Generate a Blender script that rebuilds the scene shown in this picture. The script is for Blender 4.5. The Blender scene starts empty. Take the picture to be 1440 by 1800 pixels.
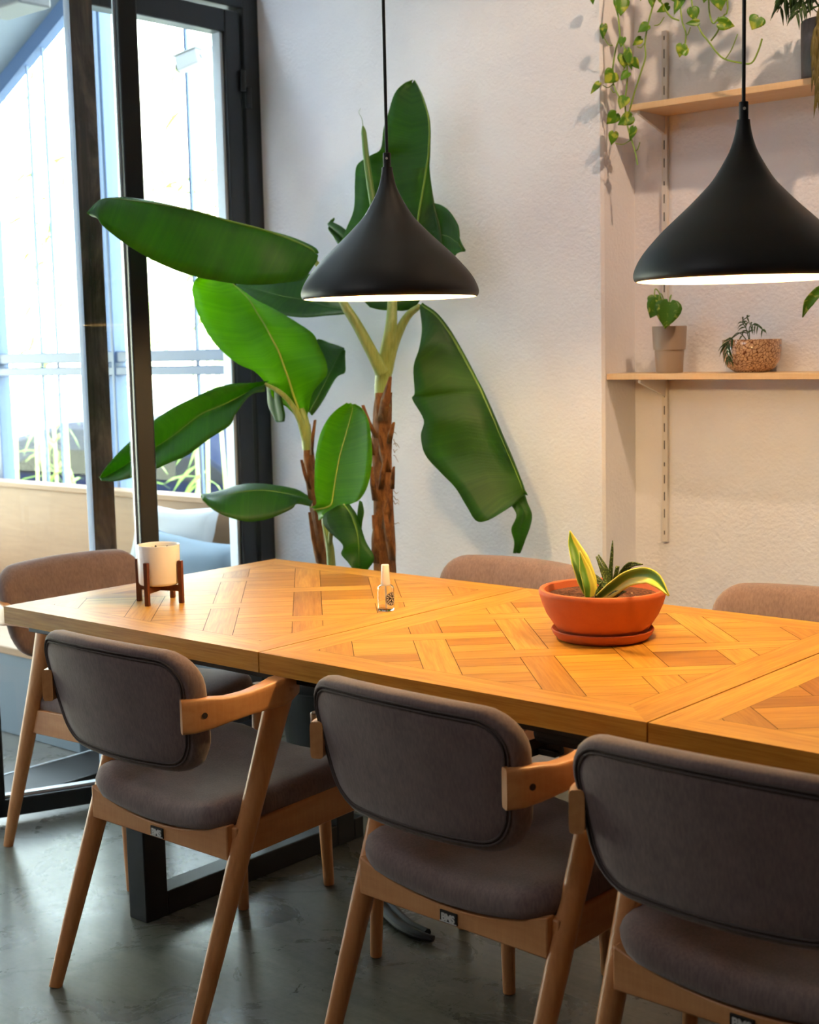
import bpy, bmesh, math, random
from mathutils import Vector, Matrix, noise
random.seed(11)
PI = math.pi
SC = bpy.context.scene
COL = SC.collection

# ------------------------------------------------------------------ camera
CAM = Vector((3.045, -1.950, 1.368)); YAW, PITCH, ROLL, FPX = -.716, .116, -.022, 2480.0
_f = Vector((math.sin(YAW)*math.cos(PITCH), math.cos(YAW)*math.cos(PITCH), -math.sin(PITCH)))
_r0 = Vector((math.cos(YAW), -math.sin(YAW), 0)); _u0 = _r0.cross(_f)
_r = math.cos(ROLL)*_r0 + math.sin(ROLL)*_u0
_u = -math.sin(ROLL)*_r0 + math.cos(ROLL)*_u0
cd = bpy.data.cameras.new('camera'); cam = bpy.data.objects.new('camera', cd); COL.objects.link(cam)
M3 = Matrix((_r, _u, -_f)).transposed()
cam.matrix_world = Matrix.Translation(CAM) @ M3.to_4x4()
cd.sensor_fit = 'VERTICAL'; cd.sensor_height = 36.0; cd.lens = FPX/1800*36
cd.clip_start = .05; cd.clip_end = 200
cd.dof.use_dof = True; cd.dof.focus_distance = 3.0; cd.dof.aperture_fstop = 5.6
SC.camera = cam

# ------------------------------------------------------------------ world, lights, exposure
SC.view_settings.view_transform = 'Standard'; SC.view_settings.look = 'None'
SC.view_settings.gamma = 1; SC.view_settings.use_curve_mapping = False
SC.view_settings.exposure = 0.85
W = bpy.data.worlds.new('world'); SC.world = W; W.use_nodes = True
_t = W.node_tree; _bg = _t.nodes['Background']       # pale sky above, sunlit foliage of the street near the horizon
_tc = _t.nodes.new('ShaderNodeTexCoord'); _sx = _t.nodes.new('ShaderNodeSeparateXYZ'); _cr = _t.nodes.new('ShaderNodeValToRGB')
_t.links.new(_tc.outputs['Generated'], _sx.inputs[0]); _t.links.new(_sx.outputs[2], _cr.inputs[0]); _t.links.new(_cr.outputs[0], _bg.inputs[0])
_cr.color_ramp.elements[0].position = .05; _cr.color_ramp.elements[0].color = (.90, .96, .72, 1)
_cr.color_ramp.elements[1].position = .45; _cr.color_ramp.elements[1].color = (.74, .88, 1.0, 1)
W.node_tree.nodes['Background'].inputs[1].default_value = 9.0

def spot(name, loc, target, energy, color, angle, blend=.4, radius=.03):
    d = bpy.data.lights.new(name, 'SPOT'); d.energy = energy; d.color = color; d.spot_size = math.radians(angle)
    d.spot_blend = blend; d.shadow_soft_size = radius
    o = bpy.data.objects.new(name, d); COL.objects.link(o); o.location = loc
    o.rotation_euler = (Vector(target)-Vector(loc)).to_track_quat('-Z', 'Y').to_euler()
    return o
spot('ceiling_spot', (2.15, .72, 3.2), (1.05, 1.75, 1.45), 60, (1, .70, .44), 75)
spot('ceiling_spot', (1.2, .2, 3.25), (.35, 1.6, 1.3), 9, (1, .76, .56), 80, .8, .06)

al = bpy.data.lights.new('added_fill_light','AREA'); al.shape='RECTANGLE'; al.size=1.6; al.size_y=1.2; al.energy=15; al.color=(.95,.95,1)  # unseen area light added to fill the dim interior
ao = bpy.data.objects.new('added_fill_light',al); COL.objects.link(ao); ao.location=(.7,-2.6,3.22); ao.rotation_euler=(math.radians(18),0,0)

# ------------------------------------------------------------------ helpers
def at(px, py, Y=None, X=None, Z=None):
    """point of the room on the sight line of a photo pixel, on a plane of the room"""
    d = _f*FPX + _r*(px-720) - _u*(py-900)
    if Y is not None: t = (Y-CAM.y)/d.y
    elif X is not None: t = (X-CAM.x)/d.x
    else: t = (Z-CAM.z)/d.z
    return CAM + d*t

def tag(o, label=None, cat=None, group=None, kind=None):
    if label: o['label'] = label
    if cat: o['category'] = cat
    if group: o['group'] = group
    if kind: o['kind'] = kind
    return o

def thing(name, label, cat, loc=(0,0,0), rotz=0, group=None):
    o = bpy.data.objects.new(name, None); COL.objects.link(o)
    o.location = loc; o.rotation_euler = (0,0,rotz); o.empty_display_size = .1
    return tag(o, label, cat, group)

class MB:
    def __init__(s): s.v=[]; s.f=[]; s.uv={}; s.tint=[]; s.mi=[]
    def add(s, vs, fs, uvs=None, tint=None, mi=0):
        b=len(s.v); s.v += [tuple(x) for x in vs]
        for k,f in enumerate(fs):
            s.f.append(tuple(b+i for i in f)); s.tint.append(tint); s.mi.append(mi)
            if uvs: s.uv[len(s.f)-1] = [uvs[i] for i in f]
        return s
    def box(s, x0,x1,y0,y1,z0,z1, mi=0):
        vs=[(x0,y0,z0),(x1,y0,z0),(x1,y1,z0),(x0,y1,z0),(x0,y0,z1),(x1,y0,z1),(x1,y1,z1),(x0,y1,z1)]
        return s.add(vs,[(3,2,1,0),(4,5,6,7),(0,1,5,4),(1,2,6,5),(2,3,7,6),(3,0,4,7)],mi=mi)
    def obox(s, a, b, w, h, up=(0,0,1)):
        """bar from a to b, w wide sideways, h tall along up"""
        a=Vector(a); b=Vector(b); d=(b-a).normalized(); up=Vector(up); sd=d.cross(up).normalized(); up=sd.cross(d)
        vs=[]
        for p in (a,b):
            for i,j in ((-1,-1),(1,-1),(1,1),(-1,1)): vs.append(p+sd*(i*w/2)+up*(j*h/2))
        return s.add(vs,[(3,2,1,0),(4,5,6,7),(0,1,5,4),(1,2,6,5),(2,3,7,6),(3,0,4,7)])
    def prism(s, poly, z0, z1):
        n=len(poly); vs=[(x,y,z0) for x,y in poly]+[(x,y,z1) for x,y in poly]
        return s.add(vs,[tuple(range(n-1,-1,-1)),tuple(range(n,2*n))]+[(i,(i+1)%n,n+(i+1)%n,n+i) for i in range(n)])
    def rings(s, rs, closed_ends=True, loop=False):
        n=len(rs[0]); vs=[p for r in rs for p in r]; m=len(rs); fs=[]; uvs=[]
        for i in range(m):
            for j in range(n): uvs.append((j/n, i/max(1,m-1)))
        for i in range(m if loop else m-1):
            a=i*n; b=((i+1)%m)*n
            for j in range(n): fs.append((a+j,a+(j+1)%n,b+(j+1)%n,b+j))
        if closed_ends and not loop: fs += [tuple(range(n-1,-1,-1)), tuple(range((m-1)*n,m*n))]
        return s.add(vs,fs,uvs)
    def tube(s, pts, rad, n=10, smooth=0, flat=None, cap=True, loop=False):
        pts=[Vector(p) for p in pts]
        if not hasattr(rad,'__len__'): rad=[rad]*len(pts)
        if smooth: pts,rad=catmull(pts,rad,smooth)
        m=len(pts); up=None; rs=[]
        for i,p in enumerate(pts):
            t = (pts[(i+1)%m]-pts[i-1]) if loop else (pts[min(i+1,m-1)]-pts[max(i-1,0)])
            t.normalize()
            if up is None: up = Vector((0,0,1)) if abs(t.z)<.9 else Vector((0,1,0))
            up=(up-t*up.dot(t)).normalized(); sd=t.cross(up)
            fx,fy = flat if flat else (1,1)
            rs.append([p+sd*math.cos(2*PI*k/n)*rad[i]*fx+up*math.sin(2*PI*k/n)*rad[i]*fy for k in range(n)])
        return s.rings(rs, cap, loop)
    def lathe(s, prof, c=(0,0), n=48, cap=True):
        rs=[[(c[0]+r*math.cos(2*PI*k/n),c[1]+r*math.sin(2*PI*k/n),z) for k in range(n)] for r,z in prof]
        return s.rings(rs, cap)
    def grid(s, rows):
        m=len(rows); n=len(rows[0]); vs=[p for r in rows for p in r]
        uvs=[(j/(n-1),i/(m-1)) for i in range(m) for j in range(n)]
        return s.add(vs,[(i*n+j,i*n+j+1,(i+1)*n+j+1,(i+1)*n+j) for i in range(m-1) for j in range(n-1)],uvs)
    def build(s, name, mat, parent=None, off=None, angle=35, bevel=0, seg=2, thick=0, sub=0, flip=False):
        off = Vector(off) if off is not None else Vector((0,0,0))
        me=bpy.data.meshes.new(name); me.from_pydata([tuple(Vector(v)-off) for v in s.v],[],s.f)
        mats = mat if isinstance(mat,(list,tuple)) else [mat]
        for m in mats: me.materials.append(m)
        if s.uv:
            uvl=me.uv_layers.new(name='UVMap')
            for i,poly in enumerate(me.polygons):
                if i in s.uv:
                    for k,li in enumerate(poly.loop_indices): uvl.data[li].uv=s.uv[i][k]
        if any(t is not None for t in s.tint):
            a=me.attributes.new('tint','FLOAT','FACE')
            for i,t in enumerate(s.tint): a.data[i].value = .5 if t is None else t
        for i,poly in enumerate(me.polygons): poly.material_index=s.mi[i]
        if not s.uv:
            bm=bmesh.new(); bm.from_mesh(me); bmesh.ops.recalc_face_normals(bm,faces=bm.faces); bm.to_mesh(me); bm.free()
        elif not thick:
            bm=bmesh.new(); bm.from_mesh(me); bmesh.ops.recalc_face_normals(bm,faces=bm.faces); bm.to_mesh(me); bm.free()
        if angle:
            for poly in me.polygons: poly.use_smooth=True
            me.set_sharp_from_angle(angle=math.radians(angle))
        o=bpy.data.objects.new(name,me); COL.objects.link(o); o.parent=parent
        if bevel:
            b=o.modifiers.new('bevel','BEVEL'); b.width=bevel; b.segments=seg; b.limit_method='ANGLE'; b.angle_limit=math.radians(40)
        if thick:
            t=o.modifiers.new('thickness','SOLIDIFY'); t.thickness=thick; t.offset=0
        if sub:
            t=o.modifiers.new('smooth','SUBSURF'); t.levels=sub; t.render_levels=sub
        return o

def catmull(pts, rad, k):
    P=[pts[0]*2-pts[1]]+list(pts)+[pts[-1]*2-pts[-2]]; R=[rad[0]]+list(rad)+[rad[-1]]
    op=[]; orr=[]
    for i in range(1,len(P)-2):
        for j in range(k):
            t=j/k
            op.append(.5*((2*P[i])+(P[i+1]-P[i-1])*t+(2*P[i-1]-5*P[i]+4*P[i+1]-P[i+2])*t*t+(3*P[i]-P[i-1]-3*P[i+1]+P[i+2])*t**3))
            orr.append(R[i]+(R[i+1]-R[i])*t)
    op.append(pts[-1]); orr.append(rad[-1])
    return op,orr

def struct(o, label=None, cat=None): return tag(o, label, cat, kind='structure')

# ------------------------------------------------------------------ materials
def lin(h):
    h=h.lstrip('#'); c=[int(h[i:i+2],16)/255 for i in (0,2,4)]
    return tuple(x/12.92 if x<=.04045 else ((x+.055)/1.055)**2.4 for x in c)+(1,)
class NT:
    def __init__(s,name):
        s.m=bpy.data.materials.new(name); s.m.use_nodes=True; s.t=s.m.node_tree
        s.b=s.t.nodes['Principled BSDF']; s.out=s.t.nodes['Material Output']
    def n(s,t,**kw):
        nd=s.t.nodes.new(t)
        for k,v in kw.items():
            if k in nd.inputs: nd.inputs[k].default_value=v
            else: setattr(nd,k,v)
        return nd
    def l(s,a,b): s.t.links.new(a,b)
    def set(s,**kw):
        for k,v in kw.items(): s.b.inputs[k.replace('_',' ')].default_value=v
        return s
    def coord(s,kind='Object',scale=(1,1,1),rot=(0,0,0)):
        c=s.n('ShaderNodeTexCoord'); mp=s.n('ShaderNodeMapping'); mp.inputs['Scale'].default_value=scale; mp.inputs['Rotation'].default_value=rot
        s.l(c.outputs[kind],mp.inputs[0]); return mp.outputs[0]
    def noise(s,vec,scale,detail=4,rough=.5,dist=0):
        nd=s.n('ShaderNodeTexNoise'); nd.inputs['Scale'].default_value=scale; nd.inputs['Detail'].default_value=detail
        nd.inputs['Roughness'].default_value=rough; nd.inputs['Distortion'].default_value=dist
        if vec is not None: s.l(vec,nd.inputs['Vector'])
        return nd.outputs['Fac']
    def ramp(s,fac,stops):
        nd=s.n('ShaderNodeValToRGB'); cr=nd.color_ramp
        while len(cr.elements)<len(stops): cr.elements.new(.5)
        for e,(p,c) in zip(cr.elements,stops): e.position=p; e.color=c
        s.l(fac,nd.inputs[0]); return nd.outputs[0]
    def mix(s,fac,a,b,mode='MIX'):
        nd=s.n('ShaderNodeMix',data_type='RGBA',blend_type=mode)
        for sock,v in ((nd.inputs[0],fac),(nd.inputs[6],a),(nd.inputs[7],b)):
            if hasattr(v,'is_output'): s.l(v,sock)
            else: sock.default_value=v
        return nd.outputs[2]
    def bump(s,h,strength=.3,dist=.01):
        nd=s.n('ShaderNodeBump'); nd.inputs['Strength'].default_value=strength; nd.inputs['Distance'].default_value=dist
        s.l(h,nd.inputs['Height']); s.l(nd.outputs[0],s.b.inputs['Normal']); return nd
    def color(s,sock): s.l(sock,s.b.inputs['Base Color']); return s

def plain(name,hexc,rough=.5,metal=0,spec=.5,**kw):
    t=NT(name); t.set(Base_Color=lin(hexc),Roughness=rough,Metallic=metal); t.b.inputs['Specular IOR Level'].default_value=spec
    for k,v in kw.items(): t.b.inputs[k.replace('_',' ')].default_value=v
    return t.m

def plaster(name,hexc,hex2,bscale=90,strength=.6):
    t=NT(name); c=t.coord('Object'); n1=t.noise(c,3,5,.6)
    t.color(t.ramp(n1,[(.3,lin(hexc)),(.75,lin(hex2))])); t.set(Roughness=.85)
    n2=t.noise(c,bscale,6,.65); n3=t.noise(c,14,3,.5)
    mm=t.n('ShaderNodeMath',operation='ADD'); t.l(n2,mm.inputs[0]); t.l(n3,mm.inputs[1]); t.bump(mm.outputs[0],strength,.006)
    return t.m
M={}
M['plaster']=plaster('white_plaster','#e8e8f4','#f2f2fa')
M['ceiling']=plaster('ceiling_paint','#d8d6d2','#e0deda',40,.1)
M['sidewall']=plaster('side_plaster','#6b6058','#786c62',60,.2)

def concrete():
    t=NT('polished_concrete'); c=t.coord('Object')
    a=t.noise(c,1.3,8,.62,.8); b=t.noise(c,5,9,.72,.8); g=t.noise(c,60,6,.7); k=t.noise(c,.9,4,.5,.3)
    st=t.noise(t.coord('Object',(1,7,1),(0,0,.5)),2.2,7,.7,1.2)
    col=t.ramp(a,[(.32,lin('#4b4d41')),(.5,lin('#676958')),(.68,lin('#858674'))])
    col=t.mix(.40,col,t.ramp(b,[(.34,lin('#383a35')),(.62,lin('#868775'))]))
    col=t.mix(.30,col,t.ramp(st,[(.40,lin('#3c3c3a')),(.58,lin('#7d7e6e'))]))
    col=t.mix(.22,col,t.ramp(g,[(.35,lin('#40403e')),(.65,lin('#80807a'))]))
    col=t.mix(t.ramp(k,[(.45,(0,0,0,1)),(.65,(.35,.35,.35,1))]),col,lin('#6c6374'))
    v=t.n('ShaderNodeTexVoronoi',feature='DISTANCE_TO_EDGE'); v.inputs['Scale'].default_value=1.1
    n2=t.noise(c,3.5,6,.7); cb=t.n('ShaderNodeCombineXYZ'); t.l(n2,cb.inputs[0]); t.l(n2,cb.inputs[1]); mv=t.n('ShaderNodeVectorMath',operation='MULTIPLY_ADD')
    t.l(cb.outputs[0],mv.inputs[0]); mv.inputs[1].default_value=(.5,.5,0); t.l(c,mv.inputs[2]); t.l(mv.outputs[0],v.inputs['Vector'])
    col=t.mix(t.ramp(v.outputs['Distance'],[(.0,(.55,.55,.55,1)),(.006,(0,0,0,1))]),col,lin('#2c2c29'))
    t.color(col)
    t.l(t.ramp(b,[(.3,(.24,.24,.24,1)),(.75,(.34,.34,.34,1))]),t.b.inputs['Roughness'])
    t.bump(g,.05,.003); return t.m
M['concrete']=concrete()

def oak(name, lo, mid, hi, use_tint=True, rough=.42):
    """oak boards: UV u runs along the board"""
    t=NT(name); c=t.coord('UV'); 
    mp=t.n('ShaderNodeMapping'); mp.inputs['Scale'].default_value=(3.2,46,1); t.l(c,mp.inputs[0])
    g1=t.noise(mp.outputs[0],1.0,7,.62,.5)
    mp2=t.n('ShaderNodeMapping'); mp2.inputs['Scale'].default_value=(9,210,1); t.l(c,mp2.inputs[0])
    g2=t.noise(mp2.outputs[0],1.0,5,.6,.2)
    mp3=t.n('ShaderNodeMapping'); mp3.inputs['Scale'].default_value=(3,9,1); t.l(c,mp3.inputs[0])
    g3=t.noise(mp3.outputs[0],1.3,3,.5,.6)
    col=t.ramp(g1,[(.28,lin(lo)),(.5,lin(mid)),(.75,lin(hi))])
    col=t.mix(.35,col,t.ramp(g2,[(.35,lin(lo)),(.65,lin(hi))]))
    col=t.mix(.5,col,t.ramp(g3,[(.3,lin(lo)),(.7,lin(hi))]),'SOFT_LIGHT')
    if use_tint:
        a=t.n('ShaderNodeAttribute',attribute_name='tint')
        tc=t.ramp(a.outputs['Fac'],[(0,(.44,.33,.22,1)),(.5,(.84,.80,.74,1)),(1,(1.0,1.0,1.0,1))])
        col=t.mix(1.0,col,tc,'MULTIPLY')
    t.color(col); t.set(Roughness=rough); t.b.inputs['Specular IOR Level'].default_value=.32
    t.bump(g2,.12,.002); return t.m
M['oak']=oak('oiled_oak','#ab7a26','#cf9d45','#e4bb66')
M['oak_gap']=plain('dark_joint','#2a1a0e',.8)

def beech(name,lo,hi,rough=.38,scale=(14,14,1.6)):
    t=NT(name); c=t.coord('Object',scale); g=t.noise(c,2.2,6,.6,.5)
    c2=t.coord('Object',(120,120,12)); f=t.noise(c2,1.5,4,.6)
    col=t.ramp(g,[(.3,lin(lo)),(.7,lin(hi))]); col=t.mix(.2,col,t.ramp(f,[(.4,lin(lo)),(.62,lin(hi))]))
    t.color(col); t.set(Roughness=rough); t.bump(f,.05,.001); return t.m
M['beech']=beech('beech_wood','#c8834c','#de9f68')
M['beech_x']=beech('beech_wood_rail','#c8834c','#dfa16a',.4,(1.6,14,14))
M['walnut']=beech('walnut_stain','#4a2110','#6b3219',.4,(60,60,8))
M['ply']=beech('plywood','#8c6848','#9c7856',.5,(2,18,18))
M['ply_edge']=beech('birch_ply','#d6ae80','#e3c298',.5,(3,30,60))

def fabric():
    t=NT('taupe_fabric'); c=t.coord('Object'); 
    w=t.noise(t.coord('Object',(900,900,900)),1,2,.5); n=t.noise(c,22,4,.6); v=t.noise(t.coord('Object',(260,260,40)),1,3,.6)
    col=t.ramp(n,[(.3,lin('#76625f')),(.7,lin('#86706c'))]); col=t.mix(.35,col,t.ramp(v,[(.35,lin('#635350')),(.65,lin('#917b76'))]))
    t.color(col); t.set(Roughness=.9); t.b.inputs['Sheen Weight'].default_value=.25; t.b.inputs['Specular IOR Level'].default_value=.15
    mm=t.n('ShaderNodeMath',operation='ADD'); t.l(w,mm.inputs[0]); t.l(v,mm.inputs[1]); t.bump(mm.outputs[0],.25,.001); return t.m
M['fabric']=fabric()
M['piping']=plain('fabric_piping','#5e524e',.85,spec=.2)
M['steel_black']=plain('black_steel','#0d0d0f',.45)
M['frame']=plain('anthracite_frame','#1b2228',.38)
M['pale_frame']=plain('grey_blue_steel','#4c648a',.4)
M['alu']=plain('aluminium_strip','#c9d2dd',.35,.3)
M['lamp_black']=plain('matte_black_lacquer','#0c0c10',.5)
M['lamp_white']=plain('white_reflector','#f3ead8',.5)
M['badge']=plain('badge_black','#1a1614',.4)
M['badge_text']=plain('badge_silver','#dcd8d4',.35,.1)
M['dark_hole']=plain('dark_plug','#2a1c14',.6)
M['ceramic']=plain('white_glaze','#f5f0f0',.12,spec=.6)
M['cream']=plain('cream_fill','#d9c79a',.7)
M['plastic_white']=plain('white_plastic','#f2ece6',.3)
M['black']=plain('black_paint','#0b0b0c',.5)
M['pot_black']=plain('black_plastic_pot','#15171b',.35)
M['taupe_pot']=plain('taupe_plastic','#a08f83',.5)
M['rail_white']=plain('white_metal_rail','#d9d4d2',.45)
M['slot']=plain('slot_dark','#5a5654',.8)
M['cushion_white']=plain('white_cushion','#b4b9bd',.9,spec=.2)
M['cushion_blue']=plain('blue_grey_cushion','#7f909e',.9,spec=.2)
M['bench_grey']=plain('blue_grey_panel','#5d6b78',.6)
M['rubber']=plain('black_rubber','#0c0c0d',.6)
M['sensor']=plain('white_housing','#d7dde0',.4)
M['car_paint']=plain('dark_blue_car_paint','#0b1730',.6,spec=.02)
M['car_glass']=plain('car_window','#04070c',.6,spec=.02)
M['tail']=plain('red_lens','#a00c18',.5,spec=.02)
M['tyre']=plain('tyre','#101010',.8)
M['pavement']=plain('pale_paving','#b9b8b2',.8)

def emit(name,color,strength):
    t=NT(name); e=t.n('ShaderNodeEmission'); e.inputs[0].default_value=color; e.inputs[1].default_value=strength
    t.l(e.outputs[0],t.out.inputs[0]); return t.m
M['bulb']=emit('lit_bulb',(1,.78,.45,1),18)

def glass_pane():
    t=NT('window_glass'); tr=t.n('ShaderNodeBsdfTransparent'); gl=t.n('ShaderNodeBsdfGlossy'); gl.inputs['Roughness'].default_value=.01
    lw=t.n('ShaderNodeLayerWeight'); lw.inputs['Blend'].default_value=.5; mx=t.n('ShaderNodeMixShader')
    pw=t.n('ShaderNodeMath',operation='POWER'); t.l(lw.outputs['Facing'],pw.inputs[0]); pw.inputs[1].default_value=5
    ma=t.n('ShaderNodeMath',operation='MULTIPLY_ADD'); t.l(pw.outputs[0],ma.inputs[0]); ma.inputs[1].default_value=.35; ma.inputs[2].default_value=.014
    tr.inputs[0].default_value=(.97,.985,.98,1)
    t.l(ma.outputs[0],mx.inputs[0]); t.l(tr.outputs[0],mx.inputs[1]); t.l(gl.outputs[0],mx.inputs[2]); t.l(mx.outputs[0],t.out.inputs[0]); return t.m
M['pane']=glass_pane()
def daylit_side_strip():  # pale translucent colour imitates daylight on the post's side face
    t=NT('pale_daylit_side'); tl=t.n('ShaderNodeBsdfTranslucent'); tl.inputs[0].default_value=(.75,.82,.95,1); mx=t.n('ShaderNodeMixShader'); mx.inputs[0].default_value=.6
    t.set(Base_Color=lin('#dfe6f0'),Roughness=.3); t.l(t.b.outputs[0],mx.inputs[1]); t.l(tl.outputs[0],mx.inputs[2]); t.l(mx.outputs[0],t.out.inputs[0]); return t.m
M['strip']=daylit_side_strip()
def clear(name,col,ior=1.45):
    t=NT(name); t.set(Base_Color=col,Roughness=.02,IOR=ior); t.b.inputs['Transmission Weight'].default_value=1; return t.m
M['bottle_glass']=clear('clear_plastic',(1,1,1,1),1.3)

def post_reflections():  # brown mottling paints the room's reflections onto the dark post
    t=NT('dark_post_painted_reflections'); c=t.coord('Object',(3,3,1)); a=t.noise(c,2.3,6,.7,.8); s=t.noise(t.coord('Object',(90,90,1.5)),1,4,.6)
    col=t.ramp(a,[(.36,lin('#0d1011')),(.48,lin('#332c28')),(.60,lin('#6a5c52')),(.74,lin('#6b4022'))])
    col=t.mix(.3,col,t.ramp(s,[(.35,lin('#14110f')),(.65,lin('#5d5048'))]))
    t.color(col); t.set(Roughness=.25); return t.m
M['band']=post_reflections()

def leafmat(name, dark, light, trans, vein=True, tmix=.36, rough=.5, freq=75):
    t=NT(name); uv=t.n('ShaderNodeTexCoord'); sp=t.n('ShaderNodeSeparateXYZ'); t.l(uv.outputs['UV'],sp.inputs[0])
    ab=t.n('ShaderNodeMath',operation='SUBTRACT'); t.l(sp.outputs[0],ab.inputs[0]); ab.inputs[1].default_value=.3
    ab2=t.n('ShaderNodeMath',operation='ABSOLUTE'); t.l(ab.outputs[0],ab2.inputs[0])
    m=t.n('ShaderNodeMath',operation='MULTIPLY_ADD'); t.l(ab2.outputs[0],m.inputs[0]); m.inputs[1].default_value=-.12; t.l(sp.outputs[1],m.inputs[2])
    m2=t.n('ShaderNodeMath',operation='MULTIPLY'); t.l(m.outputs[0],m2.inputs[0]); m2.inputs[1].default_value=freq*6.28
    sn=t.n('ShaderNodeMath',operation='SINE'); t.l(m2.outputs[0],sn.inputs[0])
    n=t.noise(t.coord('Object'),9,4,.6)
    cm=t.n('ShaderNodeCombineXYZ'); mu=t.n('ShaderNodeMath',operation='MULTIPLY'); t.l(m.outputs[0],mu.inputs[0]); mu.inputs[1].default_value=34
    t.l(mu.outputs[0],cm.inputs[0]); n2=t.noise(cm.outputs[0],1,4,.7)
    col=t.ramp(n,[(.3,lin(dark)),(.7,lin(light))]); col=t.mix(.22,col,t.ramp(n2,[(.3,lin(dark)),(.72,lin(light))]))
    t.color(col); t.set(Roughness=rough)
    if vein: t.bump(sn.outputs[0],.14,.0008)
    tl=t.n('ShaderNodeBsdfTranslucent'); tc=t.mix(.35,lin(trans),t.ramp(n2,[(.3,lin(dark)),(.75,lin(trans))])); t.l(tc,tl.inputs[0])
    mx=t.n('ShaderNodeMixShader'); mx.inputs[0].default_value=tmix
    t.l(t.b.outputs[0],mx.inputs[1]); t.l(tl.outputs[0],mx.inputs[2]); t.l(mx.outputs[0],t.out.inputs[0]); return t.m
M['banana']=leafmat('banana_leaf','#0f3206','#26600e','#8ccf10')
M['banana_young_backlit']=leafmat('young_backlit_banana_leaf','#2a6a0c','#4f9c18','#b4ec18',True,.55,.42)  # paler green of young leaves, brightened further to look backlit
M['pale_rib']=plain('young_midrib','#b9c24e',.45)
M['midrib']=plain('pale_midrib','#6c9432',.45)
M['petiole']=beech('green_petiole','#7f9448','#a9b86c',.4,(40,40,3))
def blotched(name,dark,light,yellow,trans,tmix,lo=.5,hi=.62,scale=42):
    m=leafmat(name,dark,light,trans,False,tmix,.38); nt=m.node_tree; b=nt.nodes['Principled BSDF']; old=b.inputs['Base Color'].links[0].from_socket
    tc=nt.nodes.new('ShaderNodeTexCoord'); n=nt.nodes.new('ShaderNodeTexNoise'); n.inputs['Scale'].default_value=scale; n.inputs['Detail'].default_value=3; n.inputs['Distortion'].default_value=.8
    nt.links.new(tc.outputs['Object'],n.inputs['Vector']); r=nt.nodes.new('ShaderNodeValToRGB'); r.color_ramp.elements[0].position=lo; r.color_ramp.elements[1].position=hi
    nt.links.new(n.outputs['Fac'],r.inputs[0]); mx=nt.nodes.new('ShaderNodeMix'); mx.data_type='RGBA'; nt.links.new(r.outputs[0],mx.inputs[0]); nt.links.new(old,mx.inputs[6]); mx.inputs[7].default_value=lin(yellow)
    nt.links.new(mx.outputs[2],b.inputs['Base Color']); return m
M['pothos']=blotched('pothos_leaf','#2f6a18','#6fa02c','#c3cc50','#b8dc40',.3)
M['pothos_stem']=plain('pothos_stem','#7d9a3c',.5)
M['palm']=leafmat('palm_leaf','#1d3a16','#35571f','#6b8a2e',False,.2,.45)
M['palm_dry']=leafmat('drying_palm_leaf','#4d4a22','#7a6a30','#8a8a3a',False,.2,.5)
M['pilea']=blotched('round_leaf','#2a5c16','#5f9428','#b4c45a','#9cc83c',.22,.55,.66,60)
M['bamboo']=leafmat('bamboo_leaf','#6f9440','#a8c070','#d0e890',False,.4,.5)

def bark():
    t=NT('banana_bark'); c=t.coord('Object',(22,22,6)); a=t.noise(c,1.6,8,.75,1.6); b=t.noise(t.coord('Object',(8,8,8)),1.6,5,.6)
    col=t.ramp(a,[(.34,lin('#2a140a')),(.45,lin('#7d4823')),(.56,lin('#a56c38')),(.7,lin('#cf9a60'))]); col=t.mix(.4,col,t.ramp(b,[(.35,lin('#3a2010')),(.65,lin('#b87c44'))]))
    t.color(col); t.set(Roughness=.7); t.bump(a,.9,.015); return t.m
M['bark']=bark()
def terracotta():
    t=NT('terracotta'); c=t.coord('Object'); a=t.noise(c,8,5,.6); b=t.noise(c,160,4,.6)
    t.color(t.ramp(a,[(.3,lin('#b4552c')),(.7,lin('#c86a3c'))])); t.set(Roughness=.7); t.bump(b,.08,.001); return t.m
M['terracotta']=terracotta()
def soil():
    t=NT('potting_soil'); c=t.coord('Object'); v=t.n('ShaderNodeTexVoronoi'); v.inputs['Scale'].default_value=130; t.l(c,v.inputs['Vector'])
    n=t.noise(c,150,4,.7)
    col=t.ramp(n,[(.3,lin('#2c150c')),(.55,lin('#5d3320')),(.75,lin('#8a5636'))]); 
    col=t.mix(t.ramp(v.outputs['Color'],[(.93,(0,0,0,1)),(.96,(1,1,1,1))]),col,lin('#d9c0a0'))
    t.color(col); t.set(Roughness=.9); t.bump(n,.8,.006); return t.m
M['soil']=soil()
def crackle():
    t=NT('crackle_glaze'); c=t.coord('Object'); v=t.n('ShaderNodeTexVoronoi',feature='DISTANCE_TO_EDGE'); v.inputs['Scale'].default_value=105
    d=t.noise(c,18,3,.6); 
    mv=t.n('ShaderNodeVectorMath',operation='MULTIPLY_ADD'); 
    cb=t.n('ShaderNodeCombineXYZ'); t.l(d,cb.inputs[0]); t.l(d,cb.inputs[1]); t.l(d,cb.inputs[2])
    t.l(cb.outputs[0],mv.inputs[0]); mv.inputs[1].default_value=(.03,.03,.03); t.l(c,mv.inputs[2]); t.l(mv.outputs[0],v.inputs['Vector'])
    n=t.noise(c,14,5,.6); base=t.ramp(n,[(.3,lin('#a9805f')),(.7,lin('#d6b393'))])
    edge=t.ramp(v.outputs['Distance'],[(.03,(1,1,1,1)),(.10,(0,0,0,1))]); t.color(t.mix(edge,base,lin('#5e3320')))
    t.set(Roughness=.14); t.b.inputs['Coat Weight'].default_value=.4; return t.m
M['crackle']=crackle()
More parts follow.
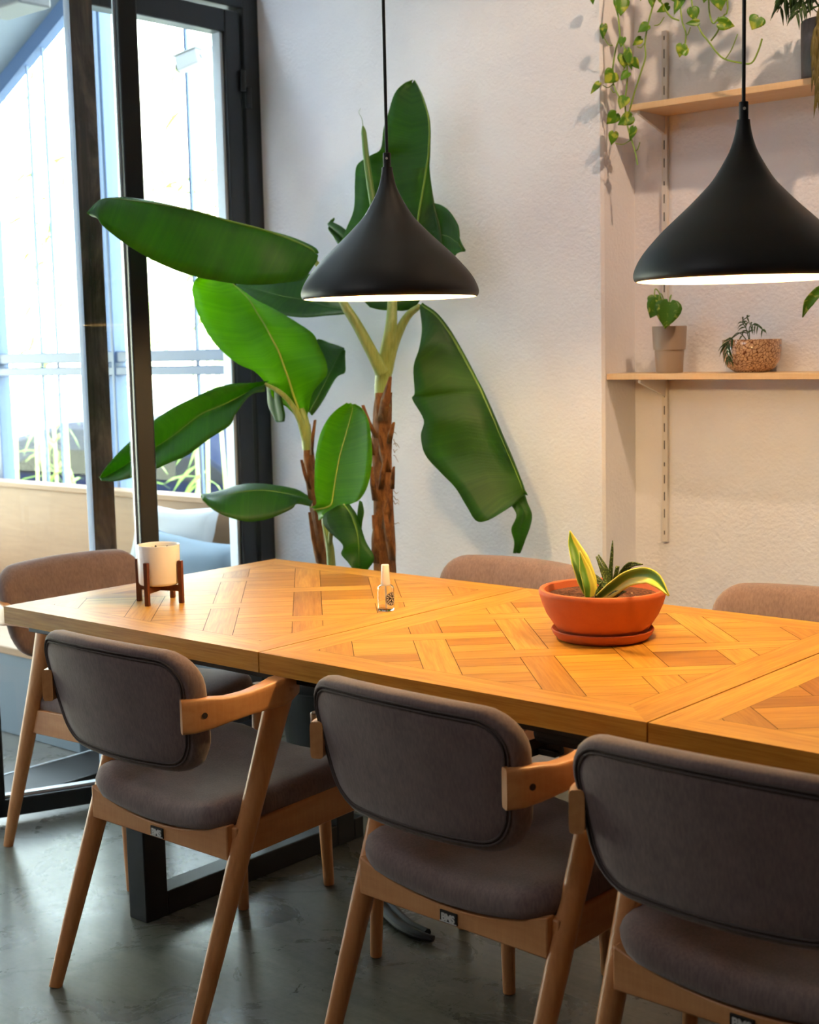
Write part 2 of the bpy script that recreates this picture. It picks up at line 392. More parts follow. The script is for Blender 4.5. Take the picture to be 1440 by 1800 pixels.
def slate():
    t=NT('dark_slate_pot'); c=t.coord('Object',(1,1,.6)); n=t.noise(c,22,7,.7,1.2)
    t.color(t.ramp(n,[(.35,lin('#2b2830')),(.6,lin('#443f48')),(.85,lin('#8b8690'))])); t.set(Roughness=.6); return t.m
M['slate']=slate()
def variegated(name):
    t=NT(name); uv=t.n('ShaderNodeTexCoord'); sp=t.n('ShaderNodeSeparateXYZ'); t.l(uv.outputs['UV'],sp.inputs[0])
    a=t.n('ShaderNodeMath',operation='SUBTRACT'); t.l(sp.outputs[0],a.inputs[0]); a.inputs[1].default_value=.3
    b=t.n('ShaderNodeMath',operation='ABSOLUTE'); t.l(a.outputs[0],b.inputs[0])
    n=t.noise(t.coord('UV',(6,1.2,1)),3,4,.6); m=t.n('ShaderNodeMath',operation='MULTIPLY_ADD'); t.l(n,m.inputs[0]); m.inputs[1].default_value=.22; t.l(b.outputs[0],m.inputs[2])
    t.color(t.ramp(m.outputs[0],[(.26,lin('#4d7a1e')),(.36,lin('#7fa32c')),(.42,lin('#d8cf4e'))])); t.set(Roughness=.4); return t.m
M['snake']=variegated('variegated_snake_leaf')
def warty():
    t=NT('speckled_leaf'); c=t.coord('Object'); v=t.n('ShaderNodeTexVoronoi'); v.inputs['Scale'].default_value=260; t.l(c,v.inputs['Vector'])
    t.color(t.ramp(v.outputs['Distance'],[(.25,lin('#7f8f4a')),(.42,lin('#33461c'))])); t.set(Roughness=.45); return t.m
M['gasteria']=warty()

# ------------------------------------------------------------------ the room
YW, YN, XN = 1.60, 1.775, .731       # main wall, niche back, niche side
XL, XR, YF, ZC = -.70, 4.6, -4.2, 3.3
struct(MB().box(-.9,XR+.1,YF-.1,2.0,-.12,0).build('floor',M['concrete'],angle=0))
struct(MB().box(-.9,XR+.1,YF-.1,2.0,ZC,ZC+.12).build('ceiling',M['ceiling'],angle=0))
w=MB().prism([(-.76,YW),(XN-.008,YW),(XN,YW+.008),(XN,YN),(XR,YN),(XR,YN+.2),(-.76,YN+.2)],0,ZC).build('wall_back',M['plaster'],angle=20)
struct(w)
struct(MB().box(XR,XR+.1,YF,YN,0,ZC).build('wall_right',M['sidewall'],angle=0))
struct(MB().box(-.9,XR+.1,YF-.1,YF,0,ZC).build('wall_front',M['sidewall'],angle=0))

# --- glazed facade on the left: header, transom, jamb, mullions, closed door by the wall, open leaf, threshold
ZH=2.54
hd=MB(); hd.box(-.78,-.70,-1.04,1.53,ZH+.012,ZH+.09); struct(hd.build('trim_1',M['frame'],angle=0,bevel=.004))
jb=MB(); jb.box(-.78,-.70,1.528,1.60,0,ZC); struct(jb.build('trim_2',M['frame'],angle=0,bevel=.004))
tr=MB(); tr.box(-.885,-.66,-1.04,1.53,0,.018); struct(tr.build('trim_3',M['steel_black'],angle=0,bevel=.003))
tr=MB(); tr.box(-.893,-.8855,-1.04,1.7,0,.02); struct(tr.build('trim_4',M['alu'],angle=0))
top=MB(); top.box(-.78,-.70,-1.04,1.53,ZC-.1,ZC); 
for y in (.85,-.05,-1.0): top.box(-.775,-.705,y-.03,y+.03,ZH+.09,ZC-.1)
struct(top.build('trim_5',M['frame'],angle=0))
struct(MB().box(-.744,-.738,-1.0,1.53,ZH+.09,ZC-.1).build('window_1',M['pane'],angle=0))  # unseen transom glazing, added only to let daylight in
struct(MB().box(-.9,-.70,YF,-1.04,0,ZC).build('wall_left',M['sidewall'],angle=0))
# fixed wide post with painted reflections, a strip painted as its daylit side, and the posts out of frame to the left
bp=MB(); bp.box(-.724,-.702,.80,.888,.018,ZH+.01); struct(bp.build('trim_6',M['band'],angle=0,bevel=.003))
bp=MB(); bp.box(-.724,-.700,.792,.7995,.018,ZH+.01); struct(bp.build('trim_7',M['strip'],angle=0,bevel=.002))
mu=MB()
for y in (-.05,-1.0): mu.box(-.775,-.705,y-.04,y+.04,.018,ZH+.01)
struct(mu.build('trim_8',M['frame'],angle=0))
for n,(y0,y1) in enumerate(((-.96,-.09),)):
    struct(MB().box(-.744,-.738,y0,y1,.018,ZH+.01).build('window_%d'%(n+2),M['pane'],angle=0))

# closed door leaf hinged beside the wall
d1=thing('door_1',None,None,(-.74,1.525,0)); struct(d1)
m=MB(); m.box(-.03,.035,-.078,-.008,.03,ZH); m.box(-.03,.035,-.636,-.078,2.462,ZH); m.box(-.03,.035,-.636,-.078,.03,.14)
m.build('door_frame',M['frame'],d1,angle=0,bevel=.005)
m=MB(); m.box(-.02,.02,-.092,-.078,.14,2.462); m.build('glazing_bead',M['alu'],d1,angle=0)
MB().box(-.003,.003,-.634,-.09,.14,2.462).build('glass',M['pane'],d1,angle=0)
for z in (2.27,.35):
    h=MB(); h.tube([(.045,-.012,z),(.045,-.012,z+.07)],.011,12); h.tube([(.045,.012,z-.055),(.045,.012,z+.015)],.011,12); h.build('hinge',M['frame'],d1)

# second leaf, standing open into the room
A=Vector((-.70,-.09,0)); B=Vector((-.335,.76,0)); dirL=(B-A).normalized(); LL=(B-A).length
d2=thing('door_2',None,None,A,math.atan2(dirL.y,dirL.x)); struct(d2)
m=MB(); m.box(LL-.058,LL,-.028,.028,.02,ZH); m.box(.36,.43,-.028,.028,.02,ZH); m.box(.0,.06,-.028,.028,.02,ZH)
m.box(.06,LL-.058,-.028,.028,.02,.075); m.box(.06,LL-.058,-.028,.028,2.46,ZH)
m.build('door_frame',M['frame'],d2,angle=0,bevel=.005)
m=MB(); m.box(.43,LL-.07,-.012,.012,.075,.083); m.box(LL-.064,LL-.058,.0,.012,.075,2.46); m.build('glazing_bead',M['alu'],d2,angle=0)
g=MB(); g.box(.06,.36,-.003,.003,.075,2.46); g.box(.43,LL-.07,-.003,.003,.083,2.46); g.build('glass',M['pane'],d2,angle=0)

# ------------------------------------------------------------------ terrace outside the glazing
struct(MB().box(-60,40,2.6,80,-.70,-.58).build('floor_street',M['pavement'],angle=0))
struct(MB().box(-5.8,-.905,-1.5,2.4,-.75,-.004).build('floor_terrace',M['concrete'],angle=0))
bn=thing('wooden_bench','long plywood bench with grey front under the terrace windows','bench',(-2.4,1.3,-.004))
MB().box(-1.9,1.45,-.42,.42,.0,.30).build('base_panel',M['bench_grey'],bn,angle=0,bevel=.004)
MB().box(-1.9,1.45,-.43,.42,.301,.33).build('seat_board',M['ply'],bn,angle=0,bevel=.004)
MB().box(-1.9,1.48,.42,.45,.0,.775).build('back_panel',M['ply'],bn,angle=0,bevel=.003)
MB().box(-1.9,1.48,.40,.50,.776,.80).build('top_ledge',M['ply'],bn,angle=0,bevel=.003)
sc=MB(); sc.box(-1.9,-.75,-.42,.36,0,.10); o=sc.build('seat_cushion',M['cushion_white'],bevel=.03,seg=4); o.location=(-2.4,1.3,.327)
tag(o,'white seat cushion on the terrace bench at the left edge','cushion')
def pillow(name,label,mat,loc,rot,sx,sz,th):
    N=14; rows=[]; m=MB()
    for side in (1,-1):
        rows=[]
        for i in range(N+1):
            r=[]
            for j in range(N+1):
                u=-1+2*j/N; v=-1+2*i/N
                pin=1-.10*(1-abs(u))*abs(v)**3-.0; pin2=1-.10*(1-abs(v))*abs(u)**3
                t=th*((1-u**4)*(1-v**4))**.55*(1+.12*math.sin(5*u+2*v)+.1*math.sin(7*v-3*u))
                r.append((u*sx*pin2,side*t,v*sz*pin))
            rows.append(r)
        m.grid(rows)
    o=m.build(name,mat,angle=60); bm=bmesh.new(); bm.from_mesh(o.data); bmesh.ops.remove_doubles(bm,verts=bm.verts,dist=1e-5); bmesh.ops.recalc_face_normals(bm,faces=bm.faces); bm.to_mesh(o.data); bm.free()
    o.location=loc; o.rotation_euler=rot; tag(o,label,'cushion'); return o
pillow('throw_pillow','white throw pillow leaning on the plywood bench back',M['cushion_white'],(-1.28,1.575,.56),(-.30,0,.10),.22,.22,.055)
pillow('throw_pillow','blue grey throw pillow on the bench, in front of the white pillow',M['cushion_blue'],(-1.10,1.44,.50),(-.75,.1,.18),.23,.22,.07)

struct(MB().box(-5.6,-.9,-1.45,-1.35,-.1,3.2).build('wall_daylight_block',M['plaster'],angle=0))  # unseen wall added to keep daylight off the terrace bench
# outer glazing of the terrace
OY=1.92
def X_at(px,py): return at(px,py,Y=OY).x
og=thing('window_3',None,None,(0,OY,0)); struct(og)
m=MB(); m.box(-5.4,-.95,-.03,.03,1.275,1.313); m.box(-5.4,-.95,-.025,.025,1.332,1.380); m.box(-5.4,-.95,-.03,.03,.70,.74)
for px,py,w in ((178,400,.016),(199,400,.010),(8,760,.022)):
    x=X_at(px,py); m.box(x-w,x+w,-.035,.035,-.1,2.9)
m.box(-1.0,-.93,-.03,.03,-.1,2.9)
m.build('window_frame',M['pale_frame'],og,angle=0,bevel=.004)
m=MB()
for px,py in ((340,400),(90,400),(352,760),(62,400)):
    x=X_at(px,py); m.box(x-.003,x+.003,-.006,.006,.74,2.9)
m.build('pane_joint',M['pale_frame'],og,angle=0)
MB().box(-5.4,-.97,-.003,.003,.74,2.9).build('glass',M['pane'],og,angle=0)
# lean-to roof: a sloping rafter with the pale roof sheet above it
a=at(-60,232,Y=OY); b=at(150,-26,Y=OY); sl=(b.z-a.z)/(b.x-a.x)
rf=thing('ceiling_terrace_roof',None,None,(0,0,0)); struct(rf)
m=MB(); x1=-1.2
for y in (OY,-.6): m.obox((a.x-1.2,y,a.z-1.2*sl),(x1,y,a.z+(x1-a.x)*sl),.05,.07)
m.build('rafter',M['pale_frame'],rf,angle=0)
m=MB(); m.add([(a.x-1.2,-1.4,a.z-1.2*sl+.06),(x1,-1.4,a.z+(x1-a.x)*sl+.06),(x1,OY+.03,a.z+(x1-a.x)*sl+.06),(a.x-1.2,OY+.03,a.z-1.2*sl+.06)],[(0,1,2,3)])
def roofmat():
    t=NT('opal_roof_sheet'); tl=t.n('ShaderNodeBsdfTranslucent'); tl.inputs[0].default_value=(.20,.23,.26,1); mx=t.n('ShaderNodeMixShader'); mx.inputs[0].default_value=.3
    t.set(Base_Color=lin('#8e9aa4'),Roughness=.6); t.l(t.b.outputs[0],mx.inputs[1]); t.l(tl.outputs[0],mx.inputs[2]); t.l(mx.outputs[0],t.out.inputs[0]); return t.m
m.build('roof_sheet',roofmat(),rf,angle=0,thick=.012)
# grey box lamp hanging under the roof at the top left corner
p0=at(28,2,Y=1.2); hb=thing('outdoor_heater','grey box heater under the terrace roof, cut by the top left corner','heater',p0)
MB().box(-.16,.12,-.07,.07,-.035,.06).build('housing',plain('grey_housing','#5d6064',.5),hb,angle=0,bevel=.008)
MB().tube([(-.02,0,.06),(-.02,0,.42)],.012,10).build('hanger_rod',M['pale_frame'],hb)
# white security camera on the terrace post
c0=at(334,107,Y=1.62); sx=thing('security_camera','white security camera on an arm outside the glass door','camera',c0)
dr=(at(305,118,Y=1.60)-at(366,92,Y=1.64)).normalized()
m=MB(); m.obox(-dr*.05,dr*.05,.05,.055); m.build('housing',M['sensor'],sx,angle=0,bevel=.006)
m=MB(); m.obox(-dr*.05+Vector((0,0,.033)),dr*.065+Vector((0,0,.033)),.056,.006); m.build('sun_shield',M['sensor'],sx,angle=0,bevel=.002)
m=MB(); m.tube([dr*.049+Vector((0,0,-.008)),dr*.056+Vector((0,0,-.008))],.018,16); m.build('lens',M['black'],sx)
e=at(405,66,Y=1.75)-c0; m=MB(); m.tube([-dr*.045,e*.6+Vector((0,0,-.005)),e,at(432,60,Y=1.92)-c0],.012,10,4); m.build('arm',M['sensor'],sx)

# street beyond: bamboo screen and a parked car
def bamboo(x,y,i):
    t=thing('bamboo_plant','pale green bamboo standing outside behind the terrace glazing','bamboo',(x,y,-.58),0,'bamboo outside the terrace')
    r=random.Random(i); st=MB(); fo=MB()
    for k in range(5):
        bx=r.uniform(-.35,.35); by=r.uniform(-.12,.12); lean=r.uniform(-.25,.25); h=r.uniform(3.0,4.2)
        pts=[(bx+lean*(q/5)**2,by,h*q/5) for q in range(6)]; st.tube(pts,.011,7,3)
        for q in range(16):
            s=r.uniform(.25,1); c=Vector((bx+lean*s*s,by,h*s)); a=r.uniform(0,2*PI); L=r.uniform(.14,.28); wd=.013
            d=Vector((math.cos(a),math.sin(a)*.5,r.uniform(-.8,.3))).normalized(); sd=d.cross(Vector((0,.6,1))).normalized()*wd
            fo.grid([[c-sd*.2,c+sd*.2],[c+d*L*.35-sd,c+d*L*.35+sd],[c+d*L*.7-sd*.7+Vector((0,0,-.02)),c+d*L*.7+sd*.7+Vector((0,0,-.02))],[c+d*L-sd*.05+Vector((0,0,-.06)),c+d*L+sd*.05+Vector((0,0,-.06))]])
    st.build('stems',plain('bamboo_stem','#b7bd7a',.5),t); fo.build('foliage',M['bamboo'],t,thick=.001)
for i,(px,Y) in enumerate(((20,3.4),(96,3.9),(310,3.5),(410,7.2))):
    q=at(px,700,Y=Y); bamboo(q.x,Y,i)

cp=at(48,800,Y=5.2); car=thing('car','dark blue car with red tail light parked beyond the terrace glass','car',(cp.x+1.8,5.6,-.58),PI+.2)
def carbody():
    prof=[(-2.0,.35),(-2.05,.62),(-1.95,.88),(-1.2,.95),(-.55,1.36),(.7,1.42),(1.45,1.25),(1.85,.98),(2.02,.86),(2.05,.45),(1.95,.32)]
    m=MB(); W2=.82; rs=[]
    for y,k in ((-W2,.96),(-W2*.9,1),(W2*.9,1),(W2,.96)):
        rs.append([(x*k,y,.32+(z-.32)*k) for x,z in prof])
    m.rings(rs); return m
carbody().build('body',M['car_paint'],car,angle=40)
m=MB(); 
for s in (-1,1): m.add([(-1.0,s*.825,.98),(-.5,s*.80,1.28),(.65,s*.80,1.34),(1.3,s*.825,1.02)],[(0,1,2,3)])
m.add([(1.52,-.62,1.24),(1.52,.62,1.24),(1.87,.68,1.0),(1.87,-.68,1.0)],[(0,1,2,3)]); m.build('window',M['car_glass'],car,angle=0,thick=.02)
for s in (-1,1):
    m=MB(); m.box(1.90,2.07,s*.68-.13,s*.68+.13,.74,.92); m.build('tail_light',M['tail'],car,bevel=.03)
for x in (-1.25,1.3):
    for s in (-1,1): m=MB(); m.tube([(x,s*.62,.32),(x,s*.84,.32)],.32,20); m.build('wheel',M['tyre'],car)

# ------------------------------------------------------------------ dining table
WT=.932; LP=.928
tb=thing('dining_table','long oak parquet dining table on black steel legs','table',(0,0,0))
def clip(poly, x0,x1,y0,y1):
    for ax,val,sg in ((0,x0,1),(0,x1,-1),(1,y0,1),(1,y1,-1)):
        out=[]
        for i in range(len(poly)):
            a=poly[i]; b=poly[(i+1)%len(poly)]; da=(a[ax]-val)*sg; db=(b[ax]-val)*sg
            if da>=0: out.append(a)
            if (da>=0)!=(db>=0):
                k=da/(da-db); out.append((a[0]+(b[0]-a[0])*k,a[1]+(b[1]-a[1])*k))
        poly=out
        if len(poly)<3: return []
    return poly
RN=random.Random(5)
def plank_face(m, poly, ang, z, tint=None):
    ou=RN.uniform(0,30); ov=RN.uniform(0,30); ca,sa=math.cos(ang),math.sin(ang)
    uvs=[(ou+x*ca+y*sa, ov-x*sa+y*ca) for x,y in poly]
    m.add([(x,y,z) for x,y in poly],[tuple(range(len(poly)))],uvs,tint if tint is not None else RN.betavariate(2.2,1.6))
ZT=.75; TH=.043; BW=.083; G=.0007
def panel(x0):
    x1=x0+LP-.0035; m=MB(); y0,y1=0,WT
    # frame boards, mitred
    ix0,ix1,iy0,iy1=x0+BW,x1-BW,y0+BW,y1-BW
    for poly,ang in (([(x0,y0),(x1,y0),(ix1,iy0),(ix0,iy0)],0),([(ix0,iy1),(ix1,iy1),(x1,y1),(x0,y1)],0),
                     ([(x0,y0),(ix0,iy0),(ix0,iy1),(x0,y1)],PI/2),([(ix1,iy0),(x1,y0),(x1,y1),(ix1,iy1)],PI/2)):
        plank_face(m,poly,ang,ZT,RN.uniform(.55,.9))
    # woven parquet at 45 degrees, clipped to the inner square; u=(x+y)/sqrt2, s=(x-y)/sqrt2
    R2=2**.5; cu,cs,per,wc,ws=.722,-.13,.199,.069,.067
    def quad(u0,u1,s0,s1,along_u):
        pts=[(x0+(u+s)/R2,(u-s)/R2) for u,s in ((u0+G,s0+G),(u1-G,s0+G),(u1-G,s1-G),(u0+G,s1-G))]
        c=clip(pts,ix0+G,ix1-G,iy0+G,iy1-G)
        if c:
            ar=sum(c[i][0]*c[(i+1)%len(c)][1]-c[(i+1)%len(c)][0]*c[i][1] for i in range(len(c)))
            if ar<0: c=c[::-1]
            plank_face(m,c,PI/4 if along_u else -PI/4,ZT)
    for k in range(-4,4):
        for j in range(-5,6):
            u=cu+k*per; s=cs+j*per
            if (k+j)%2==0:   # strip over the column here: strip runs from previous column to next one
                quad(u-per+wc,u+per,s,s+ws,True)
                quad(u,u+wc,s+ws,s+2*per,False)      # column piece up to the strip after next
            u0,u1,s0,s1=u+wc,u+per,s+ws,s+per
            if RN.random()<.25:
                quad(u0,u1,s0,s1-.0,True)
            else:
                quad(u0,u1,s0,(s0+s1)/2,True); quad(u0,u1,(s0+s1)/2,s1,True)
    # dark bed below the joints and the board edges
    b=len(m.f)
    m.add([(x0,y0,ZT-.0012),(x1,y0,ZT-.0012),(x1,y1,ZT-.0012),(x0,y1,ZT-.0012)],[(0,1,2,3)],[(0,0)]*4,.5,mi=1)
    def side(a,b2,ang):
        (xa,ya),(xb,yb)=a,b2; L=math.hypot(xb-xa,yb-ya); ou=RN.uniform(0,20)
        m.add([(xa,ya,ZT-TH),(xb,yb,ZT-TH),(xb,yb,ZT),(xa,ya,ZT)],[(0,1,2,3)],[(ou,0),(ou+L,0),(ou+L,TH),(ou,TH)],.42)
    side((x0,y0),(x1,y0),0); side((x1,y0),(x1,y1),0); side((x1,y1),(x0,y1),0); side((x0,y1),(x0,y0),0)
    m.add([(x0,y0,ZT-TH),(x1,y0,ZT-TH),(x1,y1,ZT-TH),(x0,y1,ZT-TH)],[(3,2,1,0)],[(0,0),(1,0),(1,1),(0,1)],.4)
    me=m.build('top_panel',[M['oak'],M['oak_gap']],tb,angle=0)
    return me
for k in range(3): panel(k*LP)
m=MB(); 
for y in (.035,WT-.075): m.box(.05,2.73,y,y+.04,.685,.7065)
for x in (.05,.905,1.83,2.69): m.box(x,x+.04,.075,WT-.075,.685,.7065)
m.build('sub_frame',M['steel_black'],tb,angle=0,bevel=.002)
for x in (.37,2.41):
    m=MB(); m.box(x-.033,x+.033,.087,.155,0,.685); m.box(x-.033,x+.033,.755,.823,0,.685); m.box(x-.033,x+.033,.155,.755,0,.06); m.box(x-.033,x+.033,.155,.755,.65,.685); m.box(x-.033,x+.033,.823,.86,0,.06)
    m.build('leg_frame',M['steel_black'],tb,angle=0,bevel=.003)
m=MB(); m.box(.403,2.377,.44,.48,.60,.64); m.build('stretcher_beam',M['steel_black'],tb,angle=0,bevel=.003)
m=MB(); m.box(1.585,1.70,.045,.15,.660,.7065); m.build('socket_box',M['rubber'],tb,angle=0,bevel=.014,seg=3)
m=MB(); m.obox((1.548,.03,.632),(1.566,.50,.632),.045,.014); m.obox((1.566,.48,.632),(1.566,.48,.69),.03,.012,up=(0,1,0)); m.obox((1.60,.10,.632),(1.60,.10,.67),.03,.012,up=(0,1,0)); m.obox((1.545,.10,.632),(1.61,.10,.632),.03,.012); m.build('cable_tray',M['steel_black'],tb,angle=0,bevel=.002)
m=MB(); m.tube([(1.47,.04,.585),(1.487,.10,.597),(1.50,.18,.606),(1.515,.27,.612),(1.53,.36,.615),(1.55,.44,.618)],.0115,10,5)
m.tube([(1.452,.05,.572),(1.470,.12,.586),(1.490,.20,.594),(1.512,.30,.602),(1.54,.42,.606)],.0075,10,5)
m.tube([(1.512,.05,.628),(1.505,.075,.645),(1.500,.09,.665)],.0025,6,4)
tag(m.build('cable_hose',plain('grey_black_hose','#3a3d38',.45),None),'grey black cable hoses hanging under the table by the middle chair','cable')
m=MB(); pts=[at(655,1575,Z=.012),at(680,1605,Z=.012),at(705,1628,Z=.012),at(735,1643,Z=.012),at(762,1650,Z=.012)]
m.tube(pts,[.014,.014,.014,.013,.009],10,5,flat=(1,.8)); 
m.tube([p+Vector((.012,.02,0)) for p in pts[:-1]],.011,8,5)
tag(m.build('cable',M['rubber']),'thick black cable lying on the concrete floor behind the middle chair','cable')

# ------------------------------------------------------------------ chairs
def rounded_outline(poly, radii, n=10):
    out=[]; N=len(poly)
    for i in range(N):
        p=Vector(poly[i]); a=(Vector(poly[i-1])-p).normalized(); b=(Vector(poly[(i+1)%N])-p).normalized()
        th=a.angle(b); d=radii[i]/math.tan(th/2); c=p+(a+b).normalized()*(radii[i]/math.sin(th/2))
        s=p+a*d-c; e=p+b*d-c
        for k in range(n+1):
            t=k/n; v=s.lerp(e,t); v=v.normalized()*radii[i]; out.append(c+v)
    return out
def resample(out, n):
    N=len(out); L=[0]
    for i in range(N): L.append(L[-1]+(out[(i+1)%N]-out[i]).length)
    T=L[-1]; res=[]; i=0
    for k in range(n):
        s=T*k/n
        while L[i+1]<s: i+=1
        t=(s-L[i])/max(1e-9,L[i+1]-L[i]); res.append(out[i].lerp(out[(i+1)%N],t))
    return res
def offset_out(out,d):
    N=len(out); res=[]
    for i in range(N):
        t=(out[(i+1)%N]-out[i-1]).normalized(); nrm=Vector((t.y,-t.x)); res.append(out[i]+nrm*d)
    return res
def make_chair(name,label,group,loc,rotz):
    t=thing(name,label,'chair',loc,rotz,group)
    # seat cushion: rounded slab, saddle shaped
    sh=rounded_outline([(-.226,-.152),(.226,-.152),(.245,.305),(-.245,.305)],[.06,.06,.06,.06]); sh=resample(sh,64)
    c=Vector((0,.09)); m=MB(); rs=[]
    def sad(x,y): return -.014+.62*x*x-.010*math.exp(-((y-.02)/.15)**2)+.02*max(0,y-.1)
    for k,z in ((.93,.405),(.975,.410),(.995,.422),(1.0,.436),(.985,.450),(.95,.461),(.88,.468),(.72,.474),(.5,.477),(.28,.478),(.1,.4785)):
        rs.append([(c.x+(p.x-c.x)*k,c.y+(p.y-c.y)*k,z+sad(c.x+(p.x-c.x)*k,c.y+(p.y-c.y)*k)) for p in sh])
    m.rings(rs); m.build('seat_cushion',M['fabric'],t,angle=70)
    # rails
    m=MB(); N=14; rs=[]
    for i in range(N+1):
        x=-.222+.444*i/N; top=.385+.040*(x/.222)**2; y=-.128
        rs.append([(x,y-.011,.352),(x,y+.011,.352),(x,y+.011,top),(x,y-.011,top)])
    m.rings(rs); m.build('rear_rail',M['beech_x'],t,angle=30,bevel=.003)
    m=MB(); m.box(-.215,.215,.283,.303,.385,.432); m.build('front_rail',M['beech_x'],t,angle=30,bevel=.003)
    for s in (-1,1):
        m=MB(); a0=(s*.224,-.125); b0=(s*.226,.29)
        vs=[]
        for (x,y),z0,z1 in ((a0,.352,.418),(b0,.366,.440)):
            for dx,z in ((-.011,z0),(.011,z0),(.011,z1),(-.011,z1)): vs.append((x+dx,y,z))
        m.add(vs,[(3,2,1,0),(4,5,6,7),(0,1,5,4),(1,2,6,5),(2,3,7,6),(3,0,4,7)])
        m.build('side_rail',beech_y,t,angle=30,bevel=.003)
        # front leg, tapered and upright; its rounded top stays visible at the seat corner
        m=MB(); m.tube([(s*.221,.293,0),(s*.228,.297,.22),(s*.234,.300,.40),(s*.236,.301,.455)],[.0135,.017,.0195,.019],16)
        m.build('leg',M['beech'],t,bevel=.003)
        # rear leg, raked forward up to the arm
        m=MB(); m.tube([(s*.227,-.255,0),(s*.229,-.212,.11),(s*.231,-.124,.335),(s*.234,-.060,.50),(s*.236,-.015,.615),(s*.237,.012,.685)],[.0155,.0190,.0240,.0250,.0290,.0330],20,3,flat=(.80,1.0))
        m.build('leg',M['beech'],t)
        # arm: swept from the leg top back around the backrest
        path=[(.237,.045),(.239,.02),(.243,-.01),(.247,-.05),(.250,-.10),(.248,-.15),(.241,-.185),(.231,-.218),(.219,-.240)]
        zc=[.682,.680,.678,.676,.674,.672,.671,.670,.670]; hh=[.019,.026,.029,.026,.024,.026,.031,.034,.034]; ww=[.017,.022,.023,.018,.0155,.0145,.014,.013,.012]
        P,_=catmull([Vector((s*x,y,z)) for (x,y),z in zip(path,zc)],[0]*9,4); _,H=catmull([Vector((0,0,0))]*9,hh,4); _,Wd=catmull([Vector((0,0,0))]*9,ww,4)
        rs=[]
        for i,p in enumerate(P):
            tg=(P[min(i+1,len(P)-1)]-P[max(i-1,0)]); tg.z=0; tg.normalize(); sd=Vector((tg.y,-tg.x,0))
            ring=[]
            for q in range(16):
                a=2*PI*(q+.5)/16; ca,sa=math.cos(a),math.sin(a); e=.3
                ring.append(p+sd*(math.copysign(abs(ca)**e,ca)*Wd[i])+Vector((0,0,math.copysign(abs(sa)**e,sa)*H[i])))
            rs.append(ring)
        m=MB(); m.rings(rs); ar=m.build('armrest',M['beech_arm'],t,angle=50)
        m=MB(); pp=P[-7]; tg=(P[-6]-P[-8]).normalized(); sd=Vector((tg.y,-tg.x,0)); sd = sd if sd.x*s>0 else -sd
        m.tube([pp+sd*.010,pp+sd*.0148],.0058,14); m.build('screw_plug',M['dark_hole'],ar)
    # backrest
    o=rounded_outline([(-.248,.790),(-.216,.543),(.216,.543),(.248,.790)],[.066,.082,.082,.066],14); o=resample(o,72)
    # slight crown along the top and belly at the bottom
    o=[Vector((p.x,p.y+.010*(1-(p.x/.26)**2)*(1 if p.y>.7 else (-1 if p.y<.58 else 0)))) for p in o]
    cx=Vector((0,.66))
    def yb(x,z): return -.222+.62*x*x-.22*(z-.65)
    def ring(d,y,k=1.0):
        r=offset_out(o,-d) if d else o
        return [(q.x,yb(q.x,q.y)+y,q.y) for q in [cx+(p-cx)*k for p in r]]
    # offset direction check
    if (offset_out(o,-.02)[0]-cx).length>(o[0]-cx).length: sg=-1
    else: sg=1
    m=MB(); rs=[]
    for d,y,k in ((.024,-.027,.12),(.024,-.027,.45),(.024,-.027,.8),(.024,-.027,1),(.0195,-.0235,1),(.015,-.027,1),(.007,-.024,1),(.0015,-.014,1),(0,-.002,1),(.0015,.010,1),(.008,.020,1),(.02,.026,1),(.03,.028,.85),(.03,.029,.5),(.03,.029,.12)):
        rs.append(ring(d*sg,y,k))
    m.rings(rs); br=m.build('backrest',M['fabric'],t,angle=75)
    m=MB(); m.tube([Vector(p) for p in ring(.0225*sg,-.0275)],.0021,6,loop=True); m.tube([Vector(p) for p in ring(.0155*sg,-.0275)],.0021,6,loop=True)
    m.build('piping',M['piping'],br)
    # badge on the rear rail
    m=MB(); m.box(-.020,.020,-.1425,-.139,.356,.378); bd=m.build('badge',M['badge'],t,angle=0,bevel=.001)
    bd.data.transform(Matrix.Translation((.004,0,0)))
    txt=o_text('BMS',.0185,.0012,M['badge_text'],'badge_lettering',bd); txt.rotation_euler=(PI/2,0,0); txt.location=(.004,-.1427,.3605)
    m=MB(); m.box(-.016,.024,-.1435,-.1425,.3575,.359); m.build('badge_underline',M['badge_text'],bd,angle=0)
    return t
def o_text(s,size,ext,mat,name,parent):
    cu=bpy.data.curves.new(name,'FONT'); cu.body=s; cu.size=size; cu.extrude=ext; cu.align_x='CENTER'; cu.offset=.0006; cu.space_character=.92
    tmp=bpy.data.objects.new(name+'_curve',cu); COL.objects.link(tmp); bpy.context.view_layer.update()
    me=bpy.data.meshes.new_from_object(tmp.evaluated_get(bpy.context.evaluated_depsgraph_get())); me.name=name
    bpy.data.objects.remove(tmp); bpy.data.curves.remove(cu)
    me.materials.clear(); me.materials.append(mat)
    o=bpy.data.objects.new(name,me); COL.objects.link(o); o.parent=parent; return o
beech_y=beech('beech_side_rail','#c8834c','#dfa16a',.4,(14,1.6,14))
M['beech_arm']=beech('beech_arm','#ca854c','#e0a46c',.36,(14,2.5,14))
GRP='taupe upholstered chairs around the dining table'
ch=make_chair('dining_chair','taupe upholstered wooden armchair, leftmost of the three seen from behind',GRP,(.743,0,0),0)
def copy_tree(o,parent=None):
    c=o.copy(); COL.objects.link(c); c.parent=parent
    for k in list(o.children): copy_tree(k,c)
    return c
